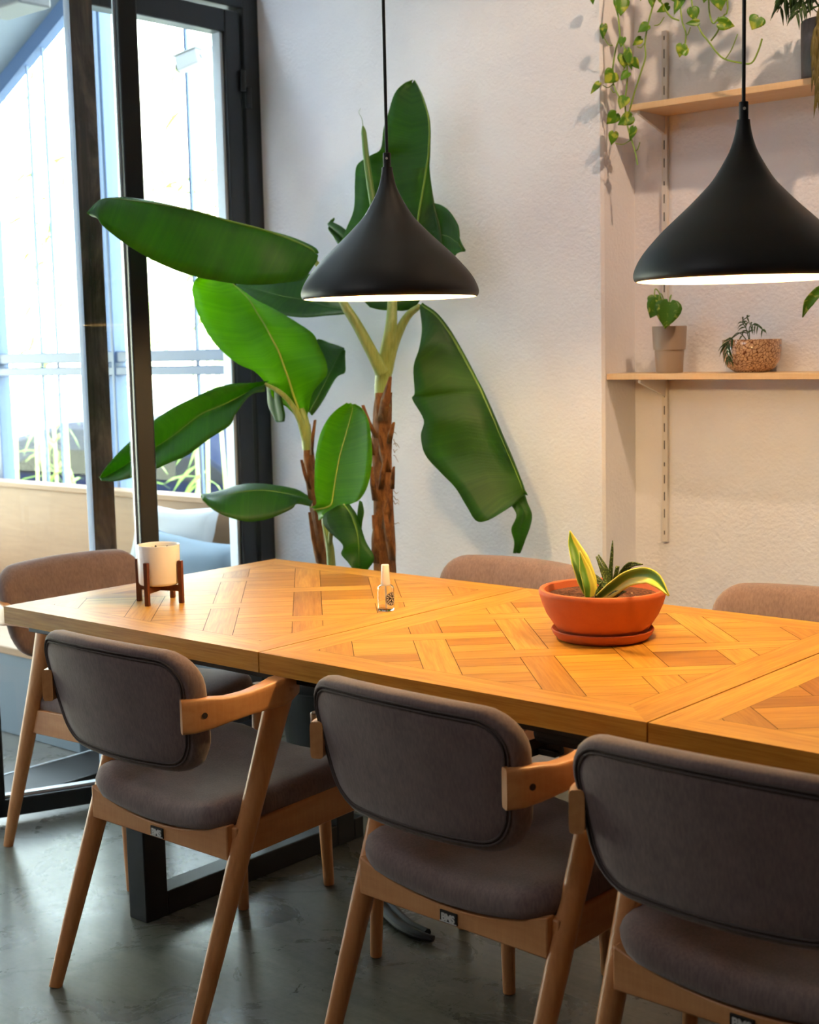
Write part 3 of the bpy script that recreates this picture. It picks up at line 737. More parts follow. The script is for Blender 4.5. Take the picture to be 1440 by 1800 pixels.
for lab,x,y,r in (('taupe upholstered wooden armchair, middle of the three seen from behind',1.518,.030,-.045),
                  ('taupe upholstered wooden armchair nearest the camera, cut by the right edge',2.10,-.005,0),
                  ('taupe armchair at the left end of the table, by the glass door',-.09,.42,-PI/2),
                  ('taupe armchair on the wall side, behind the table, left of the terracotta bowl',.80,.83,PI),
                  ('taupe armchair on the wall side, right of the terracotta bowl',1.645,.83,PI)):
    c=copy_tree(ch); c.location=(x,y,0); c.rotation_euler=(0,0,r); c['label']=lab

# ------------------------------------------------------------------ pendant lamps
def pendant(x,y,label):
    t=thing('pendant_lamp',label,'lamp',(x,y,1.480),0,'black pendant lamps over the table')
    prof=[(.0118,.290),(.0125,.282),(.0150,.268),(.0195,.250),(.0270,.231),(.0390,.209),(.0560,.182),(.0760,.160),(.0990,.137),(.1230,.115),(.1455,.094),(.1640,.0745),(.1800,.056),(.1915,.039),(.1990,.023),(.2015,.012),(.2000,.004),(.1965,0)]
    P,R=catmull([Vector((r,0,z)) for r,z in prof],[0]*len(prof),3)
    inner=[(max(.004,p.x-.0035),p.z-.001) for p in P][::-1]
    m=MB(); m.lathe([(p.x,p.z) for p in P],n=96,cap=False); sh=m.build('lamp_shade',M['lamp_black'],t,angle=60)
    m=MB(); m.lathe([(P[-1].x,P[-1].z)]+inner[1:],n=96,cap=False); m.build('inner_reflector',M['lamp_white'],sh,angle=60)
    m=MB(); m.tube([(0,0,.288),(0,0,.322)],.0088,20); m.build('cord_grip',M['lamp_black'],t,bevel=.001)
    m=MB(); m.tube([(.0,-.0085,.309),(.0,-.0098,.309)],.0028,12); o=m.build('grip_screw',M['badge_text'],t); o.rotation_euler=(0,0,.65)
    m=MB(); m.tube([(0,0,.32),(0,0,ZC-1.48-.02)],.0036,10); m.build('cord',M['lamp_black'],t)
    m=MB(); m.lathe([(.055,ZC-1.481),(.055,ZC-1.495),(.045,ZC-1.503),(.006,ZC-1.505)],n=32); m.build('ceiling_rose',M['lamp_black'],t)
    m=MB(); m.lathe([(.012,.20),(.016,.19),(.018,.16),(.018,.15)],n=20); m.build('bulb_holder',M['lamp_black'],t)
    m=MB(); m.lathe([(.010,.15),(.016,.14),(.028,.115),(.030,.095),(.026,.075),(.014,.062),(.003,.059)],n=24); m.build('bulb',M['bulb'],t,angle=60)
    d=bpy.data.lights.new('bulb_light','POINT'); d.energy=11; d.color=(1,.66,.28); d.shadow_soft_size=.03
    o=bpy.data.objects.new('bulb_light',d); COL.objects.link(o); o.parent=t; o.location=(0,0,.04)
    return t
pendant(.899,.466,'matte black pendant lamp in front of the banana plant')
pendant(1.777,.466,'matte black pendant lamp at the right, in front of the shelves')

# ------------------------------------------------------------------ things on the table
def lathe_part(name,prof,mat,parent,n=48,angle=45,cap=True,rotz=0):
    m=MB(); m.lathe(prof,n=n,cap=cap); return m.build(name,mat,parent,angle=angle)
# white pot in a walnut stand
cx,cy=.288,.263; a0=math.radians(20)
st=thing('plant_stand','small walnut four legged stand holding the white pot on the table','stand',(cx,cy,.7502),a0)
for k in range(4):
    a=k*PI/2; m=MB(); x,y=.0605*math.cos(a),.0605*math.sin(a); m.box(x-.0055,x+.0055,y-.0055,y+.0055,0,.107); m.build('leg',M['walnut'],st,angle=0,bevel=.001)
for k in range(2):
    m=MB(); 
    if k==0: m.box(-.055,.055,-.005,.005,.030,.0455)
    else: m.box(-.005,.005,-.055,.055,.030,.0450)
    m.build('cross_bar',M['walnut'],st,angle=0,bevel=.001)
pt=thing('ceramic_pot','white glazed ceramic pot resting in the walnut stand','pot',(cx,cy,.7502+.0457))
lathe_part('pot_body',[(.002,.0),(.045,.0),(.0495,.002),(.0515,.007),(.0525,.05),(.0528,.097),(.0522,.0995),(.0508,.1),(.0492,.099),(.0485,.096),(.0475,.05),(.045,.012),(.002,.010)],M['ceramic'],pt,64)
lathe_part('filling',[(.002,.0125),(.0470,.0125),(.0478,.089),(.030,.0895),(.002,.0895)],M['cream'],pt,40)
m=MB()
for x,y in ((-.012,-.01),(.02,.012),(.004,.025),(-.025,.012)): m.lathe([(.0005,.0895),(.0028,.0905),(.0022,.093),(.0005,.094)],(x,y),8)
m.build('pebbles',M['black'],pt)
# spray bottle
bt=thing('spray_bottle','small clear spray bottle with white pump on the table','bottle',(.836,.497,.7503))
lathe_part('bottle_body',[(.002,0),(.0165,0),(.0192,.002),(.0198,.006),(.0198,.052),(.0185,.058),(.0120,.0625),(.0085,.064),(.0085,.067),(.0078,.067),(.0078,.0635),(.0175,.057),(.0186,.052),(.0186,.006),(.0160,.0035),(.002,.0035)],M['bottle_glass'],bt,40)
lathe_part('pump_head',[(.003,.0600),(.0112,.0600),(.0112,.064),(.0102,.082),(.0092,.1085),(.0085,.110),(.002,.110)],M['plastic_white'],bt,32)
m=MB(); m.tube([(0,0,.062),(.001,0,.006)],.0022,10); m.build('dip_tube',M['plastic_white'],bt)
# round printed emblem wrapped on the body
def wrap_disc(name,rz,ry,cang,z0,R,mat,parent,holes=()):
    rows=[]; m=MB(); N=28
    for rr in (.02,.35,.7,1.0):
        rows.append([(R*math.cos(cang+rr*ry*math.cos(2*PI*k/N)/R),R*math.sin(cang+rr*ry*math.cos(2*PI*k/N)/R),z0+rr*rz*math.sin(2*PI*k/N)) for k in range(N+1)])
    m.grid(rows); return m.build(name,mat,parent)
em=wrap_disc('emblem',.0165,.0165,math.radians(-4),.030,.0200,M['black'],bt)
m=MB(); N=40
for k in range(N):
    pass
R=.0203; ca=math.radians(-4)
def ringband(r0,r1,a0,a1,n=24):
    rows=[[(R*math.cos(ca+r*math.cos(a0+(a1-a0)*k/n)/R),R*math.sin(ca+r*math.cos(a0+(a1-a0)*k/n)/R),.030+r*math.sin(a0+(a1-a0)*k/n)) for k in range(n+1)] for r in (r0,r1)]
    m.grid(rows)
ringband(.0148,.0155,0,2*PI,40); ringband(.0088,.0094,0,2*PI,32)
for k in range(14): ringband(.0108,.0132,k*2*PI/14,k*2*PI/14+.22,3)
for k in range(4): ringband(.001,.0070,k*PI/2+.3,k*PI/2+.75,3)
m.build('emblem_print',M['plastic_white'],em)
# terracotta bowl with saucer and succulents
bx,by=1.425,.525
sa=thing('plant_saucer','shallow terracotta saucer under the terracotta planter bowl','saucer',(bx,by,.7502))
lathe_part('saucer_dish',[(.002,0),(.088,0),(.096,.003),(.104,.012),(.108,.021),(.1065,.0235),(.104,.022),(.098,.012),(.090,.008),(.002,.008)],M['terracotta'],sa,72)
pl=thing('planter_bowl','round terracotta bowl planted with succulents on the table','planter',(bx,by,.7585))
lathe_part('bowl',[(.002,0),(.080,0),(.088,.003),(.095,.012),(.103,.024),(.1175,.046),(.127,.068),(.1328,.088),(.1338,.094),(.1315,.0985),(.126,.0995),(.1215,.097),(.120,.090),(.112,.05),(.09,.012),(.002,.010)],M['terracotta'],pl,80)
m=MB(); rs=[]; RS=random.Random(3)
for r in (.119,.105,.09,.075,.06,.045,.03,.015,.003):
    rs.append([(r*math.cos(2*PI*k/56),r*math.sin(2*PI*k/56),.083+(0 if r>.115 else RS.uniform(-.003,.004)+.004*(1-r/.12))) for k in range(56)])
m.rings(rs,False); m.build('soil',M['soil'],pl,angle=80)
def blade(name,parent,pts,wd,mat,off,curl=.25,thick=.003,face=None):
    """succulent leaf: strip along pts (world) with widths wd, facing the given direction"""
    P=[Vector(p) for p in pts]; P,Wd=catmull(P,wd,5); rows=[]
    for i,p in enumerate(P):
        tg=(P[min(i+1,len(P)-1)]-P[max(i-1,0)]).normalized(); fc=Vector(face) if face else (CAM-p).normalized()
        sd=tg.cross(fc).normalized(); nn=sd.cross(tg)
        rows.append([p+sd*Wd[i]*u+nn*(curl*Wd[i]*(u*u)) for u in (-1,-.66,-.33,0,.33,.66,1)])
    m=MB(); m.grid(rows); return m.build(name,mat,parent,off=off,angle=80,thick=thick)
O=(bx,by,.7585); s_=2.87/2480
def bp_(px,py,d=0): return at(px,py,Y=by+d)
blade('leaf',pl,[bp_(1040,1050,-.03),bp_(1032,1020,-.03),bp_(1020,985,-.025),bp_(1008,955,-.02),bp_(1002,933,-.02)],[.012,.020,.019,.011,.0008],M['snake'],O)
blade('leaf',pl,[bp_(1036,1052,-.045),bp_(1036,1028,-.045),bp_(1028,1000,-.04),bp_(1019,968,-.038)],[.008,.013,.011,.0008],M['snake'],O)
blade('leaf',pl,[bp_(1050,1052,-.05),bp_(1052,1040,-.05),bp_(1058,1022,-.05)],[0.0056,0.0050,0.0005],M['gasteria'],O)
blade('leaf',pl,[bp_(1055,1052,-.05),bp_(1078,1035,-.055),bp_(1105,1017,-.06),bp_(1135,1012,-.07),bp_(1155,1022,-.08),bp_(1176,1047,-.09)],[.010,.014,.015,.016,.013,.001],M['snake'],O,curl=.5)
blade('leaf',pl,[bp_(1072,1052,-.05),bp_(1085,1043,-.055),bp_(1100,1040,-.06)],[0.0074,0.0068,0.0006],M['gasteria'],O)
blade('leaf',pl,[bp_(1070,1030,.02),bp_(1060,1005,.02),bp_(1049,978,.02)],[0.0062,0.0048,0.0019],M['gasteria'],O)
blade('leaf',pl,[bp_(1072,1028,.025),bp_(1066,1000,.025),bp_(1052,975,.025)],[0.0037,0.0037,0.0010],M['gasteria'],O)
blade('leaf',pl,[bp_(1073,1026,.03),bp_(1074,1000,.03),bp_(1076,970,.03),bp_(1077,950,.03)],[0.0050,0.0040,0.0028,0.0004],M['gasteria'],O)
blade('leaf',pl,[bp_(1080,1024,.02),bp_(1083,1010,.02),bp_(1086,995,.02)],[0.0043,0.0042,0.0037],M['gasteria'],O)
blade('leaf',pl,[bp_(1088,1025,.03),bp_(1095,1008,.03),bp_(1108,993,.03),bp_(1130,992,.03)],[0.0074,0.0077,0.0062,0.0005],M['gasteria'],O)
blade('leaf',pl,[bp_(1066,1034,.01),bp_(1050,1018,.02),bp_(1028,1004,.03),bp_(1008,994,.04)],[0.0056,0.0062,0.0050,0.0006],M['gasteria'],O)
blade('leaf',pl,[bp_(1074,1036,0),bp_(1058,1026,0),bp_(1040,1016,.0)],[0.0062,0.0056,0.0019],M['gasteria'],O)

# ------------------------------------------------------------------ banana plant
def leaf_mesh(stations, sub=5, bulge=.012):
    L,Mi,R=[],[],[]
    for a,b,c in stations: L.append(at(a[0],a[1],Y=a[2])); Mi.append(at(b[0],b[1],Y=b[2])); R.append(at(c[0],c[1],Y=c[2]))
    z=[0]*len(L); L,_=catmull(L,z,sub); Mi,_=catmull(Mi,z,sub); R,_=catmull(R,z,sub)
    rows=[]
    for i,(l,m,r) in enumerate(zip(L,Mi,R)):
        nn=(l-r).cross(Mi[min(i+1,len(Mi)-1)]-Mi[max(i-1,0)])
        if nn.length>1e-9: nn.normalize()
        row=[]
        for t in (0,.2,.4,.6,.8): row.append(l.lerp(m,t)+nn*bulge*math.sin(PI*t)*(1+.5*math.sin(i*.23)))
        row.append(m)
        for t in (.2,.4,.6,.8,1): row.append(m.lerp(r,t)+nn*bulge*math.sin(PI*t)*(1+.5*math.sin(i*.19+1)))
        rows.append(row)
    return rows,Mi
PB=(-.06,1.30,0)
def banana_leaf(parent, stations, off, rib=.0045, extra=None, bulge=.010, mat='banana', ribmat='midrib'):
    rows,Mi=leaf_mesh(stations,5,bulge); m=MB(); m.grid(rows)
    if extra:
        r2,_=leaf_mesh(extra,5,.004); m.grid(r2)
    lf=m.build('leaf',M[mat],parent,off=off,angle=80,thick=.0016)
    n=len(Mi); m=MB(); m.tube(Mi,[max(.0008,.75*rib*(1-.8*i/n)) for i in range(n)],7); m.build('midrib',M[ribmat],lf,off=off)
    return lf
def tri(l,m,r,yl,ym,yr): return ((l[0],l[1],yl),(m[0],m[1],ym),(r[0],r[1],yr))

pot=thing('plant_pot','large black plastic plant pot on the floor behind the table','pot',PB)
lathe_part('pot_body',[(.002,0),(.185,0),(.192,.006),(.238,.300),(.262,.306),(.268,.314),(.268,.340),(.262,.348),(.252,.346),(.246,.334),(.236,.29),(.195,.03),(.002,.02)],M['pot_black'],pot,64)
m=MB(); RS=random.Random(8); rs=[[(r*math.cos(2*PI*k/40),r*math.sin(2*PI*k/40),  .305+RS.uniform(-.006,.006)) for k in range(40)] for r in (.237,.18,.12,.06,.004)]
m.rings(rs,False); m.build('soil',M['soil'],pot,angle=80)

# --- taller plant
p1=thing('banana_plant','tall banana plant with a thick brown trunk, behind the left pendant lamp','plant',(at(676,1000,Y=1.30).x,1.30,.305))
O1=p1.location.copy()
def T(px,py,Y=1.30): return at(px,py,Y=Y)
b=T(676,1000); m=MB()
tp=[Vector((b.x-.004,1.30,.295)),Vector((b.x-.002,1.30,.45)),b,T(674,900),T(672,800),T(672,740),T(674,690)]
P,Rr=catmull(tp,[.036,.036,.034,.032,.030,.029,.027],6); rs=[]
for i,q in enumerate(P):
    rs.append([(q.x+Rr[i]*(1+.10*math.sin(5*a+i*.3)+.06*math.sin(11*a-i*.8))*math.cos(a),q.y+Rr[i]*(1+.10*math.sin(4*a+i*.4))*math.sin(a),q.z) for a in [2*PI*k/22 for k in range(22)]])
m.rings(rs); m.build('trunk',M['bark'],p1,off=O1,angle=60)
m=MB(); m.tube([T(674,715),T(673,680),T(676,645),T(682,610),T(688,570),T(690,520,1.33),T(690,460,1.36)],[.025,.026,.026,.023,.018,.014,.010],14,4); m.build('green_stem',M['petiole'],p1,off=O1)
# dry husk flaps on the trunk
def flap(a,bq,w,dx,plant=p1,off=O1,ya=1.262,yb=1.25):
    hk=MB(); A=T(*a,Y=ya); Bq=T(*bq,Y=yb); d=Bq-A; s=Vector((w,0,0))
    hk.grid([[A-s,A,A+s],[A+d*.5-s*.9+Vector((0,-.006,0)),A+d*.5+Vector((0,-.012,0)),A+d*.5+s*.9+Vector((dx*.3,-.004,0))],[Bq-s*.12,Bq+Vector((dx*.2,-.01,0)),Bq+s*.12]])
    hk.build('husk',M['bark'],plant,off=off,thick=.002)
flap((672,740),(688,662),.020,.004); flap((662,770),(640,712),.010,-.01); flap((690,860),(694,820),.008,.006); flap((690,985),(676,880),.014,0); flap((660,990),(664,900),.016,0)
flap((656,800),(648,745),.010,-.004)
for a_,b_,w_,d_ in (((682,830),(668,765),.014,.004),((660,880),(655,820),.012,-.004),((676,930),(688,868),.012,.006),((664,950),(658,905),.010,-.003),((684,780),(694,742),.010,.006),((670,860),(680,800),.011,.003)): flap(a_,b_,w_,d_)
fb=MB(); RS=random.Random(4)
for y0 in (772,781,790,862,872,880,920,800,760):
    q=T(692,y0,1.27); pts=[q]; 
    for k in range(3): q=q+Vector((RS.uniform(.004,.012),-.002,RS.uniform(-.012,.008))); pts.append(q)
    fb.tube(pts,[.0012,.001,.0008,.0004],5,3)
fb.build('husk_fibres',M['bark'],p1,off=O1)
# petioles
pe=MB(); pe.tube([T(672,655,1.28),T(655,622,1.25),T(630,575,1.22),T(608,540,1.20),T(585,500,1.20),T(548,452,1.19)],[.021,.018,.016,.014,.011,.007],12,5); 
pe.build('petiole',M['petiole'],p1,off=O1)
pe=MB(); pe.tube([T(680,655,1.30),T(690,615,1.31),T(703,580,1.32),T(718,554,1.33),T(738,538,1.33)],[.018,.0155,.014,.012,.008],12,5); pe.build('petiole',M['petiole'],p1,off=O1)
pe=MB(); pe.tube([T(672,680,1.29),T(660,640,1.29),T(640,590,1.30),T(618,556,1.34),T(600,545,1.38)],[.014,.010,.008,.006,.004],10,5); pe.build('petiole',M['petiole'],p1,off=O1)
# unopened rolled leaf
m=MB(); m.tube([T(690,520,1.34),T(672,440,1.35),T(655,350,1.36),T(645,285,1.365),T(640,235,1.37),T(638,222,1.37)],[.013,.0125,.0115,.0102,.0085,.003],12,4)
m.tube([T(638,222,1.37),T(636,208,1.37),T(631,198,1.37),T(634,190,1.37)],[.0012,.0008,.0006,.0004],5,3); m.build('rolled_leaf',plain('rolled_leaf_green','#587f36',.45),p1,off=O1)
# leaf A, upright against the wall
banana_leaf(p1,[tri((650,540),(690,545),(730,540),1.36,1.38,1.42),tri((590,470),(710,475),(775,470),1.36,1.44,1.46),tri((606,410),(730,410),(775,405),1.37,1.45,1.48),
  tri((622,368),(738,365),(766,368),1.38,1.46,1.49),tri((624,320),(746,318),(759,328),1.38,1.47,1.49),tri((628,290),(750,292),(755,296),1.39,1.475,1.485),
  tri((650,274),(753,272),(755.5,273),1.40,1.48,1.485),tri((669,262),(754,250),(756,251),1.41,1.48,1.485),tri((674,228),(754.5,228),(756,229),1.42,1.48,1.485),tri((683,197),(752,203),(754,204),1.43,1.48,1.485),
  tri((694,164),(743,172),(745,173),1.44,1.48,1.485),tri((710,147),(735,152),(736,153),1.46,1.48,1.485),tri((726,140),(728,141),(729,141),1.475,1.48,1.48)],O1,.006)
# leaf end to the right of the lamp
banana_leaf(p1,[tri((715,400),(715,430),(715,470),1.46,1.46,1.44),tri((740,372),(742,420),(742,470),1.48,1.47,1.45),tri((759,357),(762,412),(765,468),1.49,1.48,1.46),tri((786,367),(786,415),(786,462),1.49,1.48,1.46),
  tri((806,397),(802,425),(798,452),1.48,1.475,1.46),tri((805,413),(806,428),(804,445),1.475,1.47,1.46),tri((813,438),(813,440),(812,442),1.46,1.46,1.46)],O1,.003)
# small leaf tip left of the lamp
banana_leaf(p1,[tri((625,420),(622,440),(618,460),1.42,1.42,1.42),tri((604,401),(602,418),(598,434),1.42,1.42,1.42),tri((590,393),(586,404),(590,420),1.42,1.42,1.42),tri((580,389),(578,396),(581,405),1.42,1.42,1.42),tri((587,383),(586,384),(587,386),1.42,1.42,1.42)],O1,.002)
# leaf B, reaching left across the glass door towards the camera
def yB(px): return 1.17-(548-px)/388*.70
stB=[]
for tpp,bt_ in (((552,446),(550,462)),((545,437),(535,490)),((503,418),(500,497)),((455,402),(445,501)),((400,388),(395,496)),((345,372),(335,484)),((290,361),(280,463)),((240,354),(235,438)),((205,350),(205,417)),((182,350),(181,397)),((170,358),(172,385)),((159,378),(161,380))):
    tx,ty=tpp; Y=yB(tx); k=min(1,abs(bt_[1]-ty)/40)
    stB.append(tri((tx+4*k,ty+9*k),(tx,ty),(bt_[0],bt_[1]),Y+.07*k,Y,Y-.045*k))
banana_leaf(p1,stB,O1,.006,bulge=.012)
# leaf C, hanging right with torn tip
def sC(l,m,k): 
    Ym=1.33+.07*k; return tri(l,m,(m[0]+4,m[1]-1),Ym-.10*min(1,(m[0]-l[0])/60),Ym,Ym+.012)
cs=[((738,540),(740,537)),((742,578),(765,553)),((737,612),(790,585)),((727,645),(815,628)),((729,690),(838,672)),((725,702),(848,692)),((745,738),(865,730)),((740,766),(880,765)),((748,800),(893,795)),((776,832),(904,822)),((801,858),(911,840)),((821,891),(916,853)),((840,917),(919,862)),((872,907),(921,866)),((898,882),(922,868))]
banana_leaf(p1,[sC(l,m,i/(len(cs)-1)) for i,(l,m) in enumerate(cs)],O1,.006,
  extra=[tri((910,858),(915,855),(921,858),1.39,1.40,1.41),tri((896,880),(912,878),(926,880),1.38,1.40,1.42),tri((908,905),(922,903),(935,904),1.37,1.40,1.42),tri((899,930),(916,930),(932,926),1.36,1.39,1.42),tri((904,952),(914,952),(924,948),1.37,1.39,1.40),tri((902,972),(908,972),(915,972),1.38,1.39,1.40)],bulge=.006)
# dark leaf behind, under leaf B
banana_leaf(p1,[tri((612,520),(618,545),(612,552),1.40,1.38,1.37),tri((580,492),(580,540),(575,555),1.44,1.40,1.37),tri((545,482),(540,528),(530,558),1.45,1.40,1.36),tri((500,480),(495,520),(480,550),1.44,1.38,1.34),tri((455,485),(450,508),(445,530),1.42,1.36,1.32),tri((418,492),(416,500),(416,508),1.38,1.35,1.33)],O1,.004)

# --- smaller plant
p2=thing('banana_plant','slender banana plant nearest the glass door, left of the tall one','plant',(at(572,1000,Y=1.24).x,1.24,.305)); O2=p2.location.copy()
b=T(573,1000,1.24); m=MB(); tp=[Vector((b.x+.03,1.24,.295)),Vector((b.x+.015,1.24,.45)),b,T(562,930,1.24),T(552,870,1.24),T(545,820,1.24),T(541,780,1.24),T(538,745,1.24)]
P,Rr=catmull(tp,[.030,.029,.026,.022,.019,.018,.0165,.014],6); rs=[]
for i,q in enumerate(P): rs.append([(q.x+Rr[i]*(1+.10*math.sin(4*a+i*.4))*math.cos(a),q.y+Rr[i]*(1+.10*math.sin(5*a+i*.3))*math.sin(a),q.z) for a in [2*PI*k/18 for k in range(18)]])
m.rings(rs); m.build('trunk',M['bark'],p2,off=O2,angle=60)
m=MB(); m.tube([T(541,790,1.235),T(538,760,1.23),T(534,735,1.225),T(529,718,1.22)],[.0175,.017,.015,.010],12,4); m.build('green_stem',M['petiole'],p2,off=O2)
for a_,b_,w_ in (((548,800),(556,738),.007),((545,860),(532,808),.008),((560,990),(546,900),.010),((580,985),(570,905),.010)): flap(a_,b_,w_,0,p2,O2,1.215,1.205)
pe=MB(); pe.tube([T(538,775,1.23),T(526,735,1.20),T(508,705,1.17),T(490,688,1.14),T(466,675,1.12)],[.013,.011,.009,.008,.006],10,5); pe.build('petiole',M['petiole'],p2,off=O2)
# leaf F, broad and backlit
def sF(l,m,r,k): return tri(l,m,r,1.22-.16*k,1.22-.06*k,1.22+.03*k)
fs=[((529,742),(531,744),(536,742)),((505,716),(524,718),(542,722)),((481,701),(515,692),(550,690)),((473,682),(508,668),(573,661)),((449,654),(498,640),(575,642)),((419,640),(490,618),(568,622)),((385,612),(478,595),(559,604)),((362,581),(466,572),(550,586)),((347,549),(452,550),(519,565)),((339,520),(438,527),(478,541)),((338,504),(418,507),(448,526)),((347,488),(395,487),(412,500)),((368,478),(374,478),(380,481))]
banana_leaf(p2,[sF(l,m,r,min(1,i/6)) for i,(l,m,r) in enumerate(fs)],O2,.006,bulge=.012,mat='banana_young_backlit',ribmat='pale_rib')
# leaf G, drooping left behind the open door leaf
def yG(px): return 1.12-(470-px)/295*.36
gs=[((474,670),(470,676),(466,688)),((445,673),(447,684),(440,695)),((412,674),(412,702),(414,728)),((378,682),(386,714),(404,748)),((340,699),(350,730),(370,770)),((300,719),(312,760),(330,800)),((268,741),(280,782),(295,815)),((235,770),(243,803),(262,830)),((205,799),(212,823),(228,841)),((183,826),(190,836),(200,846)),((175,840),(176,842),(178,845))]
banana_leaf(p2,[tri(l,m,r,yG(l[0]),yG(m[0])+.015,yG(r[0])-.02) for l,m,r in gs],O2,.005,bulge=.008)
# folded end of leaf G by the jamb
banana_leaf(p2,[tri((468,672),(480,676),(494,690),1.16,1.15,1.14),tri((470,692),(482,698),(497,708),1.18,1.17,1.16),tri((472,714),(486,720),(501,728),1.19,1.18,1.17),tri((484,740),(490,742),(500,741),1.20,1.19,1.18)],O2,.002,bulge=.004)
# dark leaf H behind F
banana_leaf(p2,[tri((540,716),(544,724),(552,724),1.30,1.30,1.30),tri((546,685),(560,695),(573,690),1.38,1.37,1.36),tri((556,640),(576,664),(592,662),1.44,1.43,1.42),tri((556,598),(588,640),(606,655),1.47,1.46,1.45),tri((580,603),(597,622),(607,638),1.48,1.475,1.47),tri((603,611),(604,614),(606,618),1.48,1.48,1.48)],O2,.003)
# leaf I, low left
is_=[((548,880),(549,884),(546,890)),((528,866),(526,874),(522,886)),((508,858),(505,868),(512,895)),((470,851),(466,862),(475,911)),((430,851),(428,864),(440,917)),((395,860),(394,872),(405,910)),((368,869),(368,877),(375,896)),((353,874),(354,876),(356,879))]
def yI(px): return 1.22-(548-px)/195*.28
banana_leaf(p2,[tri(l,m,r,yI(l[0])+.05,yI(m[0]),yI(r[0])-.05) for l,m,r in is_],O2,.004,bulge=.008)

# --- young shoot between them
p3=thing('banana_plant','young low banana shoot between the two trunks','plant',(at(583,1000,Y=1.17).x,1.17,.305)); O3=p3.location.copy()
b=T(583,1000,1.17); m=MB(); m.tube([Vector((b.x+.01,1.17,.295)),b,T(578,950,1.17),T(572,915,1.165),T(578,890,1.16)],[.018,.014,.012,.012,.008],12,4); m.build('green_stem',M['petiole'],p3,off=O3)
js=[((545,892),(552,896),(560,915)),((556,886),(580,889),(612,888)),((553,862),(586,868),(634,876)),((553,835),(591,836),(648,848)),((555,800),(598,800),(654,806)),((563,763),(607,768),(652,765)),((576,737),(615,739),(647,738)),((592,720),(620,718),(637,719)),((610,708),(617,708),(624,710))]
banana_leaf(p3,[tri(l,m,r,1.10,1.13,1.12) for l,m,r in js],O3,.004,bulge=.006,mat='banana_young_backlit',ribmat='pale_rib')
ks=[((590,891),(605,888),(618,892)),((569,906),(618,905),(626,903)),((573,928),(626,928),(634,925)),((602,957),(630,950),(643,952)),((600,974),(631,972),(656,974)),((613,990),(631,990),(657,986)),((625,1008),(631,1008),(645,1003))]
banana_leaf(p3,[tri(l,m,r,1.06,1.09,1.11) for l,m,r in ks],O3,.004,bulge=.006)
banana_leaf(p3,[tri((632,880),(634,880),(637,882),1.11,1.11,1.11),tri((629,898),(635,900),(640,900),1.11,1.11,1.11),tri((628,918),(633,920),(637,918),1.11,1.11,1.11),tri((632,936),(633,936),(635,935),1.11,1.11,1.11)],O3,.001,bulge=.001)
m=MB(); m.tube([T(605,888,1.09),T(592,905,1.12),T(583,930,1.15),T(580,960,1.17)],[.005,.006,.007,.008],9,4); m.build('petiole',M['petiole'],p3,off=O3)

# ------------------------------------------------------------------ shelves in the niche
def shelf(label,x0,ztop,x1=2.6):
    t=thing('wall_shelf',label,'shelf',(x0,YN,ztop)); 
    MB().box(0,x1-x0,-.165,-.002,-.018,0).build('board',M['ply_edge'],t,angle=0,bevel=.0015)
    for xr in (.841,2.05):
        x=xr-x0; m=MB(); vs=[(x-.004,-.003,-.075),(x-.004,-.003,-.019),(x-.004,-.155,-.019),(x-.004,-.155,-.028)]
        vs+=[(a+.008,b,c) for a,b,c in vs]; m.add(vs,[(0,1,2,3),(7,6,5,4),(0,4,5,1),(1,5,6,2),(2,6,7,3),(3,7,4,0)]); m.build('bracket',M['rail_white'],t,angle=0)
    return t
shelf('upper plywood wall shelf, carrying the dark pot',.815,2.045)
shelf('lower plywood wall shelf, carrying the taupe pot and crackle bowl',XN+.003,1.278)
for xr,lab in ((.841,'white slotted shelf rail on the niche wall at the left'),(2.05,'white slotted shelf rail on the niche wall, hidden at the right')):
    if xr>1: continue
    t=thing('shelf_rail',lab,'rail',(xr,YN,.765))
    MB().box(-.009,.009,-.0135,-.0015,0,1.505).build('channel',M['rail_white'],t,angle=0,bevel=.001)
    m=MB()
    for k in range(29): m.box(-.002,.0015,-.0142,-.0136,.022+k*.052,.022+k*.052+(.026 if k%4 else .012))
    m.build('slots',M['slot'],t,angle=0)
t=thing('wall_shelf','topmost shelf above the picture carrying the trailing plant','shelf',(.80,YN,2.66)); MB().box(0,1.2,-.18,-.002,-.018,0).build('board',M['ply_edge'],t,angle=0)
MB().box(.03,.045,-.16,-.002,-.08,-.018).build('bracket',M['rail_white'],t,angle=0)

# taupe pot with round leaves
q=at(1177,656,Y=1.69); tp_=thing('potted_plant','taupe plastic pot with round variegated leaves on the lower shelf','plant',(q.x,1.69,1.2785))
lathe_part('pot',[(.002,0),(.0375,0),(.039,.002),(.0425,.066),(.0425,.0665),(.0465,.067),(.0505,.133),(.0500,.135),(.0485,.134),(.046,.10),(.038,.006),(.002,.005)],M['taupe_pot'],tp_,48)
lathe_part('soil',[(.044,.112),(.03,.114),(.002,.115)],M['soil'],tp_,32,cap=False)
def heart(m,c,L,Wd,dirv,face,curl=.25,fold=.25):
    """heart shaped leaf: base at c, along dirv"""
    d=Vector(dirv).normalized(); f=Vector(face); f=(f-d*f.dot(d)).normalized(); s=d.cross(f); rows=[]
    prof=[(-.10,.30),(-.06,.62),(.05,.88),(.2,1.0),(.38,.95),(.55,.78),(.72,.52),(.87,.24),(1.0,.0)]
    for t,wv in prof:
        row=[]
        for u in (-1,-.6,-.25,0,.25,.6,1):
            tt=t if abs(u)>.3 or t>0 else max(t,0)
            row.append(Vector(c)+d*(L*tt)+s*(u*Wd*.5*max(wv,.02))+f*(fold*Wd*.5*abs(u)*wv*.6-curl*L*max(0,tt)**2*.5))
        rows.append(row)
    m.grid(rows)
OT=tp_.location.copy()
